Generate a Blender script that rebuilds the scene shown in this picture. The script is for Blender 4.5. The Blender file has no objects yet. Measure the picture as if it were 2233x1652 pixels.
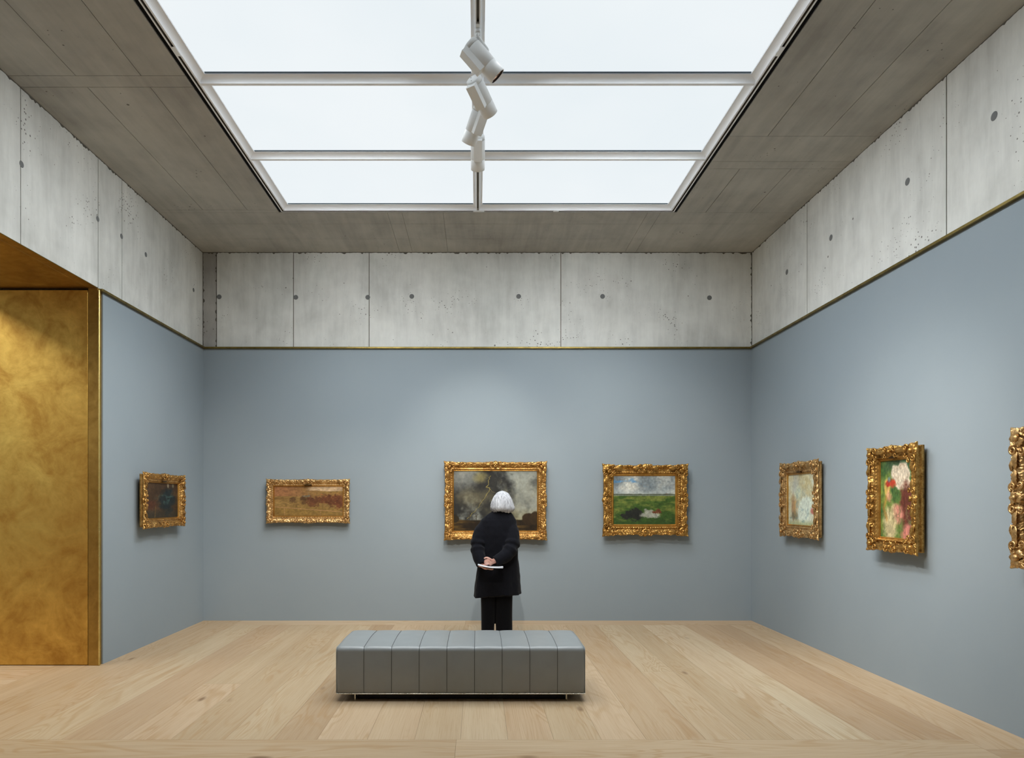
import bpy, bmesh, math, random
import numpy as np
from mathutils import Vector, Matrix, noise as mnoise

random.seed(7)
PI = math.pi
SC = bpy.context.scene
COL = SC.collection

# ------------------------------------------------------------------ camera
F = 1500.0; CX, CY = 1042.0, 1094.0; EYE = 1.5
cam_d = bpy.data.cameras.new('camera')
cam = bpy.data.objects.new('camera', cam_d); COL.objects.link(cam)
cam.location = (0, 0, EYE); cam.rotation_euler = (PI / 2, 0, 0)
cam_d.sensor_width = 36.0; cam_d.sensor_fit = 'HORIZONTAL'
cam_d.lens = 36.0 * F / 2233.0
cam_d.shift_x = (2233 / 2 - CX) / 2233.0
cam_d.shift_y = (CY - 1652 / 2) / 2233.0
SC.camera = cam

# room dimensions (metres, camera at the origin looking along +y)
D = 8.72                      # far wall
XL, XR = -3.488, 3.476        # concrete faces
LIN = 0.016                   # thickness of the painted lining
H = 4.663                     # concrete soffit
RAIL = 3.448                  # brass rail
YB = -3.6                     # wall behind the camera

# ------------------------------------------------------------------ helpers
def s2l(c):
    return tuple((x / 12.92 if x <= .04045 else ((x + .055) / 1.055) ** 2.4) for x in c)
def rgb(r, g, b):
    return s2l((r / 255., g / 255., b / 255.)) + (1.0,)

def link(name, me, m=None, parent=None):
    o = bpy.data.objects.new(name, me); COL.objects.link(o)
    if m is not None:
        for x in (m if isinstance(m, (list, tuple)) else [m]):
            me.materials.append(x)
    if parent is not None: o.parent = parent
    return o
def obj(name, bm, m, parent=None, smooth=False, loc=None):
    me = bpy.data.meshes.new(name); bmesh.ops.recalc_face_normals(bm, faces=bm.faces[:])
    bm.to_mesh(me); bm.free()
    if smooth:
        me.polygons.foreach_set('use_smooth', [True] * len(me.polygons))
    o = link(name, me, m, parent)
    if loc is not None: o.location = loc
    return o
def empty(name, loc=(0, 0, 0), rot=(0, 0, 0), parent=None):
    o = bpy.data.objects.new(name, None); COL.objects.link(o)
    o.location = loc; o.rotation_euler = rot; o.empty_display_size = .1
    if parent is not None: o.parent = parent
    return o
def tag(o, label, cat, group=None):
    o['label'] = label; o['category'] = cat
    if group: o['group'] = group
    return o
def struct(o):
    o['kind'] = 'structure'; return o

def box(bm, lo, hi, mi=0):
    x0, y0, z0 = lo; x1, y1, z1 = hi
    v = [bm.verts.new(p) for p in ((x0, y0, z0), (x1, y0, z0), (x1, y1, z0), (x0, y1, z0),
                                   (x0, y0, z1), (x1, y0, z1), (x1, y1, z1), (x0, y1, z1))]
    fs = []
    for f in ((0, 3, 2, 1), (4, 5, 6, 7), (0, 1, 5, 4), (1, 2, 6, 5), (2, 3, 7, 6), (3, 0, 4, 7)):
        q = bm.faces.new([v[i] for i in f]); q.material_index = mi; fs.append(q)
    return v, fs
def bevel_all(bm, w, seg=2):
    bmesh.ops.bevel(bm, geom=bm.edges[:], offset=w, segments=seg, affect='EDGES', profile=.5)
def boxbm(lo, hi, bev=0, seg=2):
    bm = bmesh.new(); box(bm, lo, hi)
    if bev: bevel_all(bm, bev, seg)
    return bm
def frame_of(d):
    d = Vector(d).normalized()
    a = Vector((0, 0, 1)) if abs(d.z) < .92 else Vector((0, 1, 0))
    u = a.cross(d).normalized(); v = d.cross(u).normalized()
    return u, v, d
def tube(bm, pts, rad, n=10, cap=True, squash=None):
    """tube through points, parallel transported; rad float or list; squash = (rx, ry) multipliers"""
    pts = [Vector(p) for p in pts]
    if not isinstance(rad, (list, tuple)): rad = [rad] * len(pts)
    rings = []; u = None
    for i, p in enumerate(pts):
        d = (pts[min(i + 1, len(pts) - 1)] - pts[max(i - 1, 0)]).normalized()
        if u is None: u, v, _ = frame_of(d)
        else:
            u = (u - d * u.dot(d)).normalized(); v = d.cross(u).normalized()
        ring = []
        for k in range(n):
            a = 2 * PI * k / n
            sx, sy = squash if squash else (1, 1)
            ring.append(bm.verts.new(p + (u * math.cos(a) * sx + v * math.sin(a) * sy) * rad[i]))
        rings.append(ring)
    for a, b in zip(rings, rings[1:]):
        for k in range(n):
            bm.faces.new((a[k], a[(k + 1) % n], b[(k + 1) % n], b[k]))
    if cap:
        bm.faces.new(rings[0][::-1]); bm.faces.new(rings[-1])
    return rings
def smooth_path(pts, k=4):
    """Catmull-Rom resample"""
    P = [Vector(p) for p in pts]; P = [P[0] * 2 - P[1]] + P + [P[-1] * 2 - P[-2]]
    out = []
    for i in range(1, len(P) - 2):
        for j in range(k):
            t = j / k
            a, b, c, d = P[i - 1:i + 3]
            out.append(.5 * ((2 * b) + (c - a) * t + (2 * a - 5 * b + 4 * c - d) * t * t + (3 * b - a - 3 * c + d) * t ** 3))
    out.append(P[-2]); return out
def lerp_list(vals, n):
    x = np.linspace(0, len(vals) - 1, n); return list(np.interp(x, range(len(vals)), vals))
def lathe(bm, prof, origin, axis, n=32, cap0=True, cap1=True):
    """prof: list of (radius, distance along axis)"""
    u, v, d = frame_of(axis); o = Vector(origin); rings = []
    for r, t in prof:
        rings.append([bm.verts.new(o + d * t + (u * math.cos(2 * PI * k / n) + v * math.sin(2 * PI * k / n)) * r) for k in range(n)])
    for a, b in zip(rings, rings[1:]):
        for k in range(n):
            bm.faces.new((a[k], a[(k + 1) % n], b[(k + 1) % n], b[k]))
    if cap0: bm.faces.new(rings[0][::-1])
    if cap1: bm.faces.new(rings[-1])
def ellipsoid(bm, c, r, rot=None, u=16, v=12):
    M = Matrix.Translation(Vector(c)) @ (rot.to_4x4() if rot else Matrix()) @ Matrix.Diagonal((r[0], r[1], r[2], 1))
    bmesh.ops.create_uvsphere(bm, u_segments=u, v_segments=v, radius=1, matrix=M)
def remeshed(bm, vox, smooth_it=4):
    """union of overlapping closed shells as one continuous surface"""
    me = bpy.data.meshes.new('tmp'); bmesh.ops.recalc_face_normals(bm, faces=bm.faces[:]); bm.to_mesh(me); bm.free()
    o = bpy.data.objects.new('tmp', me); COL.objects.link(o)
    r = o.modifiers.new('r', 'REMESH'); r.mode = 'VOXEL'; r.voxel_size = vox; r.adaptivity = 0
    if smooth_it:
        s = o.modifiers.new('s', 'SMOOTH'); s.factor = .5; s.iterations = smooth_it
    dg = bpy.context.evaluated_depsgraph_get()
    out = bpy.data.meshes.new_from_object(o.evaluated_get(dg))
    bpy.data.objects.remove(o); bpy.data.meshes.remove(me)
    return out

# numpy noise for painted canvases and reliefs
def vnoise(h, w, fy, fx, seed):
    rs = np.random.RandomState(seed)
    g = rs.rand(int(fy) + 3, int(fx) + 3)
    y = np.linspace(0, fy, h); x = np.linspace(0, fx, w)
    yi = y.astype(int); xi = x.astype(int); ty = y - yi; tx = x - xi
    ty = ty * ty * (3 - 2 * ty); tx = tx * tx * (3 - 2 * tx)
    a = g[yi][:, xi]; b = g[yi][:, xi + 1]; c = g[yi + 1][:, xi]; d = g[yi + 1][:, xi + 1]
    tx = tx[None, :]; ty = ty[:, None]
    return (a * (1 - tx) + b * tx) * (1 - ty) + (c * (1 - tx) + d * tx) * ty
def fbm(h, w, fy, fx, seed, octv=5, gain=.55):
    s = 0; a = 1; n = 0
    for i in range(octv):
        s = s + a * vnoise(h, w, fy * 2 ** i, fx * 2 ** i, seed + 17 * i); n += a; a *= gain
    return s / n

# ------------------------------------------------------------------ materials
def new_mat(name):
    m = bpy.data.materials.new(name); m.use_nodes = True
    nt = m.node_tree; nt.nodes.clear()
    out = nt.nodes.new('ShaderNodeOutputMaterial'); b = nt.nodes.new('ShaderNodeBsdfPrincipled')
    nt.links.new(b.outputs[0], out.inputs[0])
    return m, nt, b
class N:
    def __init__(s, nt): s.nt = nt
    def n(s, t, **k):
        x = s.nt.nodes.new('ShaderNode' + t)
        for a, b in k.items(): setattr(x, a, b)
        return x
    def l(s, a, b): s.nt.links.new(a, b)
    def inp(s, x, v):
        if hasattr(v, 'links') or isinstance(v, bpy.types.NodeSocket): s.l(v, x)
        else: x.default_value = v
    def math(s, op, a, b=None, c=None, clamp=False):
        x = s.n('Math', operation=op, use_clamp=clamp); s.inp(x.inputs[0], a)
        if b is not None: s.inp(x.inputs[1], b)
        if c is not None: s.inp(x.inputs[2], c)
        return x.outputs[0]
    def noise(s, vec, scale, detail=3, rough=.5, dist=0):
        x = s.n('TexNoise'); s.l(vec, x.inputs['Vector'])
        x.inputs['Scale'].default_value = scale; x.inputs['Detail'].default_value = detail
        x.inputs['Roughness'].default_value = rough; x.inputs['Distortion'].default_value = dist
        return x.outputs['Fac']
    def scale(s, vec, v):
        x = s.n('VectorMath', operation='MULTIPLY'); s.l(vec, x.inputs[0]); x.inputs[1].default_value = v
        return x.outputs[0]
    def mix(s, fac, a, b, mode='MIX'):
        x = s.n('Mix', data_type='RGBA', blend_type=mode); s.inp(x.inputs[0], fac)
        s.inp(x.inputs[6], a); s.inp(x.inputs[7], b); return x.outputs[2]
    def ramp(s, fac, stops):
        x = s.n('ValToRGB'); s.l(fac, x.inputs[0]); e = x.color_ramp.elements
        while len(e) < len(stops): e.new(.5)
        for q, (p, c) in zip(e, stops):
            q.position = p; q.color = c if len(c) == 4 else tuple(c) + (1,)
        return x.outputs[0]
    def rng(s, v, a, b, c=0., d=1.):
        x = s.n('MapRange'); s.l(v, x.inputs[0])
        for i, q in enumerate((a, b, c, d)): x.inputs[i + 1].default_value = q
        return x.outputs[0]
    def bump(s, h, strength, dist, bsdf):
        x = s.n('Bump'); x.inputs['Strength'].default_value = strength; x.inputs['Distance'].default_value = dist
        s.l(h, x.inputs['Height']); s.l(x.outputs[0], bsdf.inputs['Normal']); return x
def flat(name, c, rough=.5, metal=0., spec=.5):
    m, nt, b = new_mat(name); b.inputs['Base Color'].default_value = c
    b.inputs['Roughness'].default_value = rough; b.inputs['Metallic'].default_value = metal
    b.inputs['Specular IOR Level'].default_value = spec
    g = N(nt); p = g.n('NewGeometry').outputs['Position']
    nz = g.noise(p, 60, 2); g.l(g.rng(nz, .3, .7, max(0, rough - .05), min(1, rough + .05)), b.inputs['Roughness'])
    return m

def mat_concrete(name, light, dark, streak, pores):
    m, nt, b = new_mat(name); g = N(nt); p = g.n('NewGeometry').outputs['Position']
    big = g.noise(p, .9, 5, .6, .4); med = g.noise(p, 5, 4, .6)
    st = g.noise(g.scale(p, streak), 1.0, 5, .65, .3)
    f = g.math('ADD', g.math('MULTIPLY', big, .5), g.math('ADD', g.math('MULTIPLY', med, .2), g.math('MULTIPLY', st, .4)))
    c = g.ramp(g.rng(f, .42, .68), [(0, dark), (.55, [a * .6 + q * .4 for a, q in zip(light, dark)][:3] + [1]), (1, light)])
    # warm / cool drift
    c = g.mix(g.rng(g.noise(p, 1.7, 3), .35, .75, 0, .35), c, g.mix(.5, c, rgb(200, 196, 188), 'MULTIPLY'))
    # air pores
    v = g.n('TexVoronoi'); g.l(p, v.inputs['Vector']); v.inputs['Scale'].default_value = pores[0]
    sz = g.rng(g.noise(p, 2.2, 3), .48, .72, 0., pores[1])
    hole = g.math('LESS_THAN', v.outputs['Distance'], sz)
    v2 = g.n('TexVoronoi'); g.l(p, v2.inputs['Vector']); v2.inputs['Scale'].default_value = pores[0] * .28
    sz2 = g.rng(g.noise(p, 3.1, 2), .5, .75, 0., pores[1] * .5)
    hole2 = g.math('LESS_THAN', v2.outputs['Distance'], sz2)
    hh = g.math('MAXIMUM', hole, hole2)
    c = g.mix(g.math('MULTIPLY', hh, .8), c, rgb(78, 74, 68))
    g.l(c, b.inputs['Base Color']); b.inputs['Roughness'].default_value = .8; b.inputs['Specular IOR Level'].default_value = .25
    hgt = g.math('SUBTRACT', g.math('ADD', g.math('MULTIPLY', g.noise(p, 40, 4), .25), st), hh)
    g.bump(hgt, .25, .004, b)
    return m
M = {}
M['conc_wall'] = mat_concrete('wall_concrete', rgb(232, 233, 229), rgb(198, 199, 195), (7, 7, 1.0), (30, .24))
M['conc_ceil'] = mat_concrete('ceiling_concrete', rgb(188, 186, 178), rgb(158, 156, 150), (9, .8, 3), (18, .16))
M['conc_band'] = mat_concrete('stained_concrete', rgb(184, 182, 178), rgb(150, 148, 144), (7, 7, 1.4), (22, .26))
M['joint'] = flat('joint_grout', rgb(110, 106, 96), .9)
M['shadow_line_dark'] = flat('dark_shadow_line', rgb(92, 89, 82), .9)
M['plug'] = flat('tie_plug_mortar', rgb(112, 114, 114), .85)
M['black'] = flat('black_gap', rgb(12, 12, 12), .8, 0, .1)

def mat_paint():
    m, nt, b = new_mat('blue_grey_wall_paint'); g = N(nt); p = g.n('NewGeometry').outputs['Position']
    f = g.noise(p, .7, 4, .6)
    g.l(g.ramp(g.rng(f, .3, .7), [(0, rgb(142, 154, 162)), (1, rgb(147, 158, 165))]), b.inputs['Base Color'])
    b.inputs['Roughness'].default_value = .75; b.inputs['Specular IOR Level'].default_value = .2
    g.bump(g.noise(p, 220, 2), .06, .001, b); return m
M['paint'] = mat_paint()

def mat_wood():
    m, nt, b = new_mat('oak_boards'); g = N(nt)
    uv = g.n('UVMap', uv_map='grain').outputs[0]
    at = g.n('Attribute', attribute_name='tone', attribute_type='GEOMETRY'); sep = g.n('SeparateColor'); g.l(at.outputs['Color'], sep.inputs[0])
    tone, hue, seed = sep.outputs
    off = g.n('CombineXYZ'); g.l(g.math('MULTIPLY', seed, 37.), off.inputs[0]); g.l(g.math('MULTIPLY', tone, 91.), off.inputs[1]); g.l(g.math('MULTIPLY', hue, 13.), off.inputs[2])
    ad = g.n('VectorMath', operation='ADD'); g.l(uv, ad.inputs[0]); g.l(off.outputs[0], ad.inputs[1]); q = ad.outputs[0]
    warp = g.noise(g.scale(q, (.9, 3.2, 1)), 1.0, 3, .5)
    # growth rings: bands of a warped coordinate stretched along the board
    field = g.noise(g.scale(q, (.55, 4.2, 1)), 1.0, 2, .45, .6)
    rings = g.math('SINE', g.math('MULTIPLY', field, 95.))
    fine = g.noise(g.scale(q, (3.0, 130, 1)), 1.0, 3, .6)
    streak = g.noise(g.scale(q, (.5, 16, 1)), 1.0, 4, .6)
    base = g.ramp(tone, [(0, rgb(168, 144, 112)), (.45, rgb(190, 168, 136)), (1, rgb(208, 191, 161))])
    base = g.mix(g.rng(hue, 0, 1, 0, .35), base, rgb(210, 176, 146))
    c = g.mix(g.rng(streak, .3, .75, 0., .5), base, g.mix(.6, base, rgb(196, 168, 132), 'MULTIPLY'))
    c = g.mix(g.math('MULTIPLY', g.rng(rings, -.1, 1., 0, .52), g.rng(warp, .38, .58)), c, rgb(170, 136, 94))
    c = g.mix(g.rng(fine, .5, .8, 0, .42), c, rgb(160, 126, 86))
    v = g.n('TexVoronoi'); g.l(g.scale(q, (1.3, 3.6, 1)), v.inputs['Vector']); v.inputs['Scale'].default_value = 1.0
    kn = g.rng(v.outputs['Distance'], .04, .11, 1., 0.)
    c = g.mix(g.math('MULTIPLY', kn, g.rng(warp, .46, .56, 0., .8)), c, rgb(118, 88, 60))
    g.l(c, b.inputs['Base Color'])
    g.l(g.rng(fine, .3, .8, .42, .58), b.inputs['Roughness']); b.inputs['Specular IOR Level'].default_value = .3
    g.bump(fine, .08, .001, b); return m
M['wood'] = mat_wood()

def mat_brass(name, hi, lo, rough, scale, metal=1.0, bumpy=.05, drift=.14):
    m, nt, b = new_mat(name); g = N(nt); p = g.n('NewGeometry').outputs['Position']
    a = g.noise(p, scale, 5, .62, .9); f = g.noise(p, scale * 5, 4, .6, .5)
    s = g.math('ADD', g.math('MULTIPLY', a, .7), g.math('MULTIPLY', f, .3))
    g.l(g.ramp(g.rng(s, .36, .66), [(0, lo), (1, hi)]), b.inputs['Base Color'])
    b.inputs['Metallic'].default_value = metal
    g.l(g.rng(s, .35, .65, rough + drift / 2, rough - drift / 2), b.inputs['Roughness'])
    if bumpy: g.bump(a, bumpy, .02, b)
    return m
M['gold'] = mat_brass('patinated_brass_sheet', rgb(242, 200, 104), rgb(190, 144, 66), .40, 2.6, .92, .15)
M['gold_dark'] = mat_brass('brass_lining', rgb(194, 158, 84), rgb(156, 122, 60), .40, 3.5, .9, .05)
M['brass'] = mat_brass('polished_brass_edge', rgb(236, 214, 140), rgb(206, 180, 106), .32, 6., .9, 0)
M['brass_rail'] = mat_brass('brass_rail_strip', rgb(138, 120, 66), rgb(104, 90, 46), .4, 6., .8, 0)

def mat_gilt(name, hi, mid, lo, rough=.42):
    m, nt, b = new_mat(name); g = N(nt); p = g.n('TexCoord').outputs['Object']
    a = g.noise(p, 16, 5, .65); f = g.noise(p, 90, 3, .6)
    s = g.math('ADD', g.math('MULTIPLY', a, .6), g.math('MULTIPLY', f, .4))
    g.l(g.ramp(g.rng(s, .32, .68), [(0, lo), (.5, mid), (1, hi)]), b.inputs['Base Color'])
    b.inputs['Metallic'].default_value = .82; g.l(g.rng(f, .3, .7, rough + .08, rough - .1), b.inputs['Roughness'])
    g.bump(f, .35, .004, b); return m
M['gilt'] = mat_gilt('gilded_carving', rgb(232, 194, 126), rgb(188, 142, 78), rgb(92, 58, 26))
M['gilt_pale'] = mat_gilt('pale_gilded_carving', rgb(236, 204, 150), rgb(202, 162, 106), rgb(112, 78, 42))
M['gilt_deep'] = mat_gilt('deep_gilded_carving', rgb(232, 194, 120), rgb(184, 138, 70), rgb(84, 52, 22), .4)
M['slip'] = mat_gilt('gilded_slip', rgb(214, 164, 84), rgb(190, 140, 66), rgb(160, 112, 48), .4)
M['plate'] = flat('dark_nameplate', rgb(84, 62, 30), .45, .6)
M['white_metal'] = flat('white_powder_coat', rgb(244, 246, 246), .42)
M['alu'] = flat('white_aluminium_profile', rgb(246, 249, 253), .5, 0., .3)
M['slot'] = flat('grey_track_slot', rgb(112, 106, 94), .6)
M['gap_reflection'] = flat('blue_grey_gap_reflection', rgb(84, 104, 120), .7)
M['dark_ring'] = flat('black_lens_ring', rgb(20, 20, 24), .35)
M['steel'] = flat('brushed_steel', rgb(208, 206, 194), .28, 1.)
M['blackened'] = flat('blackened_base', rgb(24, 23, 26), .6)

def mat_pane():
    m, nt, b = new_mat('lit_frosted_glass'); g = N(nt); p = g.n('NewGeometry').outputs['Position']
    f = g.noise(p, .55, 3)
    c = g.ramp(g.rng(f, .35, .65), [(0, rgb(234, 242, 246)), (1, rgb(240, 246, 249))])
    b.inputs['Base Color'].default_value = (.02, .02, .02, 1); b.inputs['Roughness'].default_value = .9
    b.inputs['Specular IOR Level'].default_value = 0
    g.l(c, b.inputs['Emission Color']); b.inputs['Emission Strength'].default_value = .99
    return m
M['pane'] = mat_pane()
M['glow_panel'] = M['pane'].copy(); M['glow_panel'].name = 'glow_panel_surface'
M['glow_panel'].node_tree.nodes['Principled BSDF'].inputs['Emission Strength'].default_value = 4.0
def mat_lamp():
    m, nt, b = new_mat('glowing_reflector'); g = N(nt); p = g.n('NewGeometry').outputs['Position']
    b.inputs['Base Color'].default_value = rgb(60, 40, 34); b.inputs['Metallic'].default_value = .6; b.inputs['Roughness'].default_value = .25
    b.inputs['Emission Color'].default_value = (1., .62, .42, 1); g.l(g.rng(g.noise(p, 50, 2), .35, .7, .05, .5), b.inputs['Emission Strength'])
    return m
M['lamp'] = mat_lamp()
def mat_leather():
    m, nt, b = new_mat('grey_leather'); g = N(nt); p = g.n('TexCoord').outputs['Object']
    v = g.n('TexVoronoi'); g.l(p, v.inputs['Vector']); v.inputs['Scale'].default_value = 420
    g.l(g.ramp(g.noise(p, 9, 4), [(.3, rgb(140, 145, 146)), (.7, rgb(145, 150, 151))]), b.inputs['Base Color'])
    b.inputs['Roughness'].default_value = .45; b.inputs['Specular IOR Level'].default_value = .6; b.inputs['Coat Weight'].default_value = .25; b.inputs['Coat Roughness'].default_value = .3
    g.bump(v.outputs['Distance'], .05, .001, b); return m
M['leather'] = mat_leather()
M['seam'] = flat('dark_seam_thread', rgb(72, 74, 74), .7)
def mat_cloth(name, c1, c2, sc, bs):
    m, nt, b = new_mat(name); g = N(nt); p = g.n('TexCoord').outputs['Object']
    f = g.noise(p, sc, 3, .7)
    g.l(g.ramp(g.rng(f, .3, .7), [(0, c1), (1, c2)]), b.inputs['Base Color'])
    b.inputs['Roughness'].default_value = .95; b.inputs['Specular IOR Level'].default_value = .12
    b.inputs['Sheen Weight'].default_value = .05; b.inputs['Sheen Roughness'].default_value = .5
    g.bump(f, bs, .003, b); return m
M['wool'] = mat_cloth('navy_black_wool', rgb(13, 14, 19), rgb(23, 24, 31), 190, .6)
M['trouser'] = mat_cloth('black_trouser_cloth', rgb(11, 11, 15), rgb(16, 16, 21), 300, .2)
def mat_skin():
    m, nt, b = new_mat('skin'); g = N(nt); p = g.n('TexCoord').outputs['Object']
    g.l(g.ramp(g.noise(p, 45, 4), [(.3, rgb(206, 150, 134)), (.7, rgb(228, 184, 168))]), b.inputs['Base Color'])
    b.inputs['Roughness'].default_value = .5; b.inputs['Subsurface Weight'].default_value = .1; b.inputs['Subsurface Radius'].default_value = (.01, .004, .002)
    return m
M['skin'] = mat_skin()
def mat_hair():
    m, nt, b = new_mat('white_hair'); g = N(nt); p = g.n('TexCoord').outputs['Object']
    f = g.noise(g.scale(p, (75, 75, 8)), 1., 4, .6, .5)
    g.l(g.ramp(g.rng(f, .3, .7), [(0, rgb(128, 130, 138)), (.4, rgb(190, 192, 198)), (1, rgb(224, 226, 230))]), b.inputs['Base Color'])
    b.inputs['Roughness'].default_value = .45; g.bump(f, .5, .006, b); return m
M['hair'] = mat_hair()
M['shoe'] = flat('black_shoe_leather', rgb(20, 20, 22), .4)
M['paper'] = flat('white_coated_paper', rgb(232, 236, 242), .3)
M['paper_cover'] = flat('grey_blue_cover', rgb(126, 138, 154), .3)
M['eye'] = flat('eye_white', rgb(230, 228, 222), .2)
def mat_canvas():
    m, nt, b = new_mat('oil_paint'); g = N(nt)
    at = g.n('Attribute', attribute_name='pigment', attribute_type='GEOMETRY'); p = g.n('TexCoord').outputs['Object']
    w = g.noise(p, 140, 3, .6)
    g.l(g.mix(g.rng(w, .3, .7, 0, .12), at.outputs['Color'], g.mix(.5, at.outputs['Color'], rgb(150, 140, 120), 'MULTIPLY')), b.inputs['Base Color'])
    b.inputs['Roughness'].default_value = .5; b.inputs['Specular IOR Level'].default_value = .3
    g.bump(w, .25, .002, b); return m
M['canvas'] = mat_canvas()

# ------------------------------------------------------------------ the setting: floor
def board(bm, x0, x1, y0, y1, along, tone, hue, seed, luv, lcol, z=0.0, th=.02):
    g = .0006
    v, fs = box(bm, (x0 + g, y0 + g, z - th), (x1 - g, y1 - g, z))
    for f in fs:
        for l in f.loops:
            c = l.vert.co
            l[luv].uv = (c.y, c.x) if along == 'y' else (c.x, c.y)
            l[lcol] = (tone, hue, seed, 1)
bm = bmesh.new(); luv = bm.loops.layers.uv.new('grain'); lcol = bm.loops.layers.float_color.new('tone')
rf = random.Random(11)
YN, YF = 4.344, 8.395
xs = [-3.88, -3.60, -3.27, -2.98, -2.632, -2.26, -1.94, -1.60, -1.289, -1.017, -.70, -.40, -.11, .19, .48, .78, 1.066, 1.44, 1.732, 2.0, 2.27, 2.508, 2.81, 3.075]
tones = {-3.88: .45, -3.6: .35, -3.27: .5, -2.98: .62, -2.632: .3, -2.26: .5, -1.94: .42, -1.6: .62, -1.289: .15, -1.017: .75, -.7: .55, -.4: .6, -.11: .72, .19: .55, .48: .6, .78: .72,
         1.066: .42, 1.44: .66, 1.732: .52, 2.0: .85, 2.27: .9, 2.508: .3, 2.81: .12, 3.075: .55}
for a, b in zip(xs, xs[1:]):
    t = tones[a]
    yend = YF if a > -2.99 else (8.74 if a > -3.4 else 6.5)
    cuts = [YN]
    if a in (-2.26, -1.289, 1.44, 2.27): cuts.append(rf.uniform(5.6, 7.4))
    cuts.append(yend)
    for c0, c1 in zip(cuts, cuts[1:]):
        board(bm, a, b, c0, c1, 'y', min(1, max(0, t + rf.uniform(-.06, .06))), rf.random() * .8, rf.random(), luv, lcol)
# left end board beside the lining, back to the far wall
board(bm, -3.60, -3.27, 6.5, 8.74, 'y', .45, .5, .33, luv, lcol)
# far cross strip, right border, near cross strips
board(bm, -2.98, -.154, YF, 8.74, 'x', .72, .75, .21, luv, lcol)
board(bm, -.154, 3.50, YF, 8.74, 'x', .5, .95, .84, luv, lcol)
board(bm, 3.075, 3.50, 4.17, YF, 'y', .55, .6, .63, luv, lcol)
x = -5.2
for x0, x1, t in ((-7.5, -3.1, .4), (-3.1, -.136, .42), (-.136, 3.075, .62)):
    board(bm, x0, x1, 3.98, YN, 'x', t, rf.random() * .4, rf.random(), luv, lcol)
board(bm, 3.075, 3.5, 3.98, 4.17, 'x', .25, .5, .3, luv, lcol)
x = -7.5
while x < 3.5:
    w = rf.uniform(.28, .36); board(bm, x, min(3.5, x + w), YB - .1, 3.98, 'y', rf.random(), rf.random(), rf.random(), luv, lcol); x += w
y = YN
while y < 9.0:
    w = rf.uniform(.26, .33); board(bm, -7.5, -3.88, y, y + w, 'x', rf.uniform(.45, .8), rf.uniform(.6, 1), rf.random(), luv, lcol); y += w
floor = struct(obj('floor', bm, M['wood']))
bm = boxbm((-7.6, YB - .2, -.15), (3.6, 9.2, -.021)); obj('subfloor', bm, M['black'], floor)

# ------------------------------------------------------------------ concrete: walls above the rail, ceiling
def slab(bm, axis, fixed, back, cuts_u, cuts_v, gap=.004, mi=0):
    """panels with open joints. axis 'y': wall facing -y at y=fixed (u=x, v=z); 'x': wall facing x (u=y, v=z); 'z': ceiling (u=x, v=y)"""
    for u0, u1 in zip(cuts_u, cuts_u[1:]):
        for v0, v1 in zip(cuts_v, cuts_v[1:]):
            a, b = sorted((fixed, back)); g = gap / 2
            if axis == 'y': lo, hi = (u0 + g, a, v0), (u1 - g, b, v1)
            elif axis == 'x': lo, hi = (a, u0 + g, v0), (b, u1 - g, v1)
            else: lo, hi = (u0 + g, v0 + g, a), (u1 - g, v1 - g, b)
            box(bm, lo, hi, mi)
def plug(bm, c, n, r=.024):
    u, v, d = frame_of(n)
    lathe(bm, [(r * 1.25, -.002), (r * 1.25, .0012), (r * 1.02, .0006), (r * .95, .0009), (r * .05, .0012)], c, n, 18)
fx = lambda px, y: (px - CX) * y / F
fz = lambda py, y: EYE + (CY - py) * y / F

# far wall
bm = bmesh.new()
ju = [XL - .3] + [fx(p, D) for p in (472, 640, 805, 1223)] + [XR + .3]
slab(bm, 'y', D, D + .25, ju[1:], (3.40, H + .02), .010)
wall_back = struct(obj('wall_back', bm, M['conc_wall']))
obj('stained_band', boxbm((XL - .3, D + .001, 3.4), (ju[1] - .004, D + .25, H + .02)), M['conc_band'], wall_back)
obj('joint_filler', boxbm((XL, D + .006, 3.4), (XR, D + .02, H)), M['joint'], wall_back)
for px, py in ((478, 647), (645, 648), (802, 648), (898, 646), (1131, 646), (1314, 646), (1547, 649)):
    b = bmesh.new(); plug(b, (fx(px, D), D, fz(py, D)), (0, -1, 0)); obj('tie_plug', b, M['plug'], wall_back, True)
obj('lining', boxbm((XL + LIN, D - LIN, 0), (XR - LIN, D + .2, RAIL - .012)), M['paint'], wall_back)

# right wall
bm = bmesh.new()
yr = lambda px: XR * F / (px - CX)
slab(bm, 'x', XR, XR + .25, [YB, 0., 2.6, yr(2064), yr(1760), D + .1], (3.40, H + .02), .012)
wall_right = struct(obj('wall_right', bm, M['conc_wall']))
obj('joint_filler', boxbm((XR + .006, YB, 3.4), (XR + .02, D, H)), M['joint'], wall_right)
for px, py in ((1979, 396), (2168, 253), (1812, 518), (1716, 593)):
    y = yr(px); b = bmesh.new(); plug(b, (XR, y, fz(py, y)), (-1, 0, 0)); obj('tie_plug', b, M['plug'], wall_right, True)
obj('lining', boxbm((XR - LIN, YB, 0), (XR + .2, D - LIN, RAIL - .012)), M['paint'], wall_right)

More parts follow.
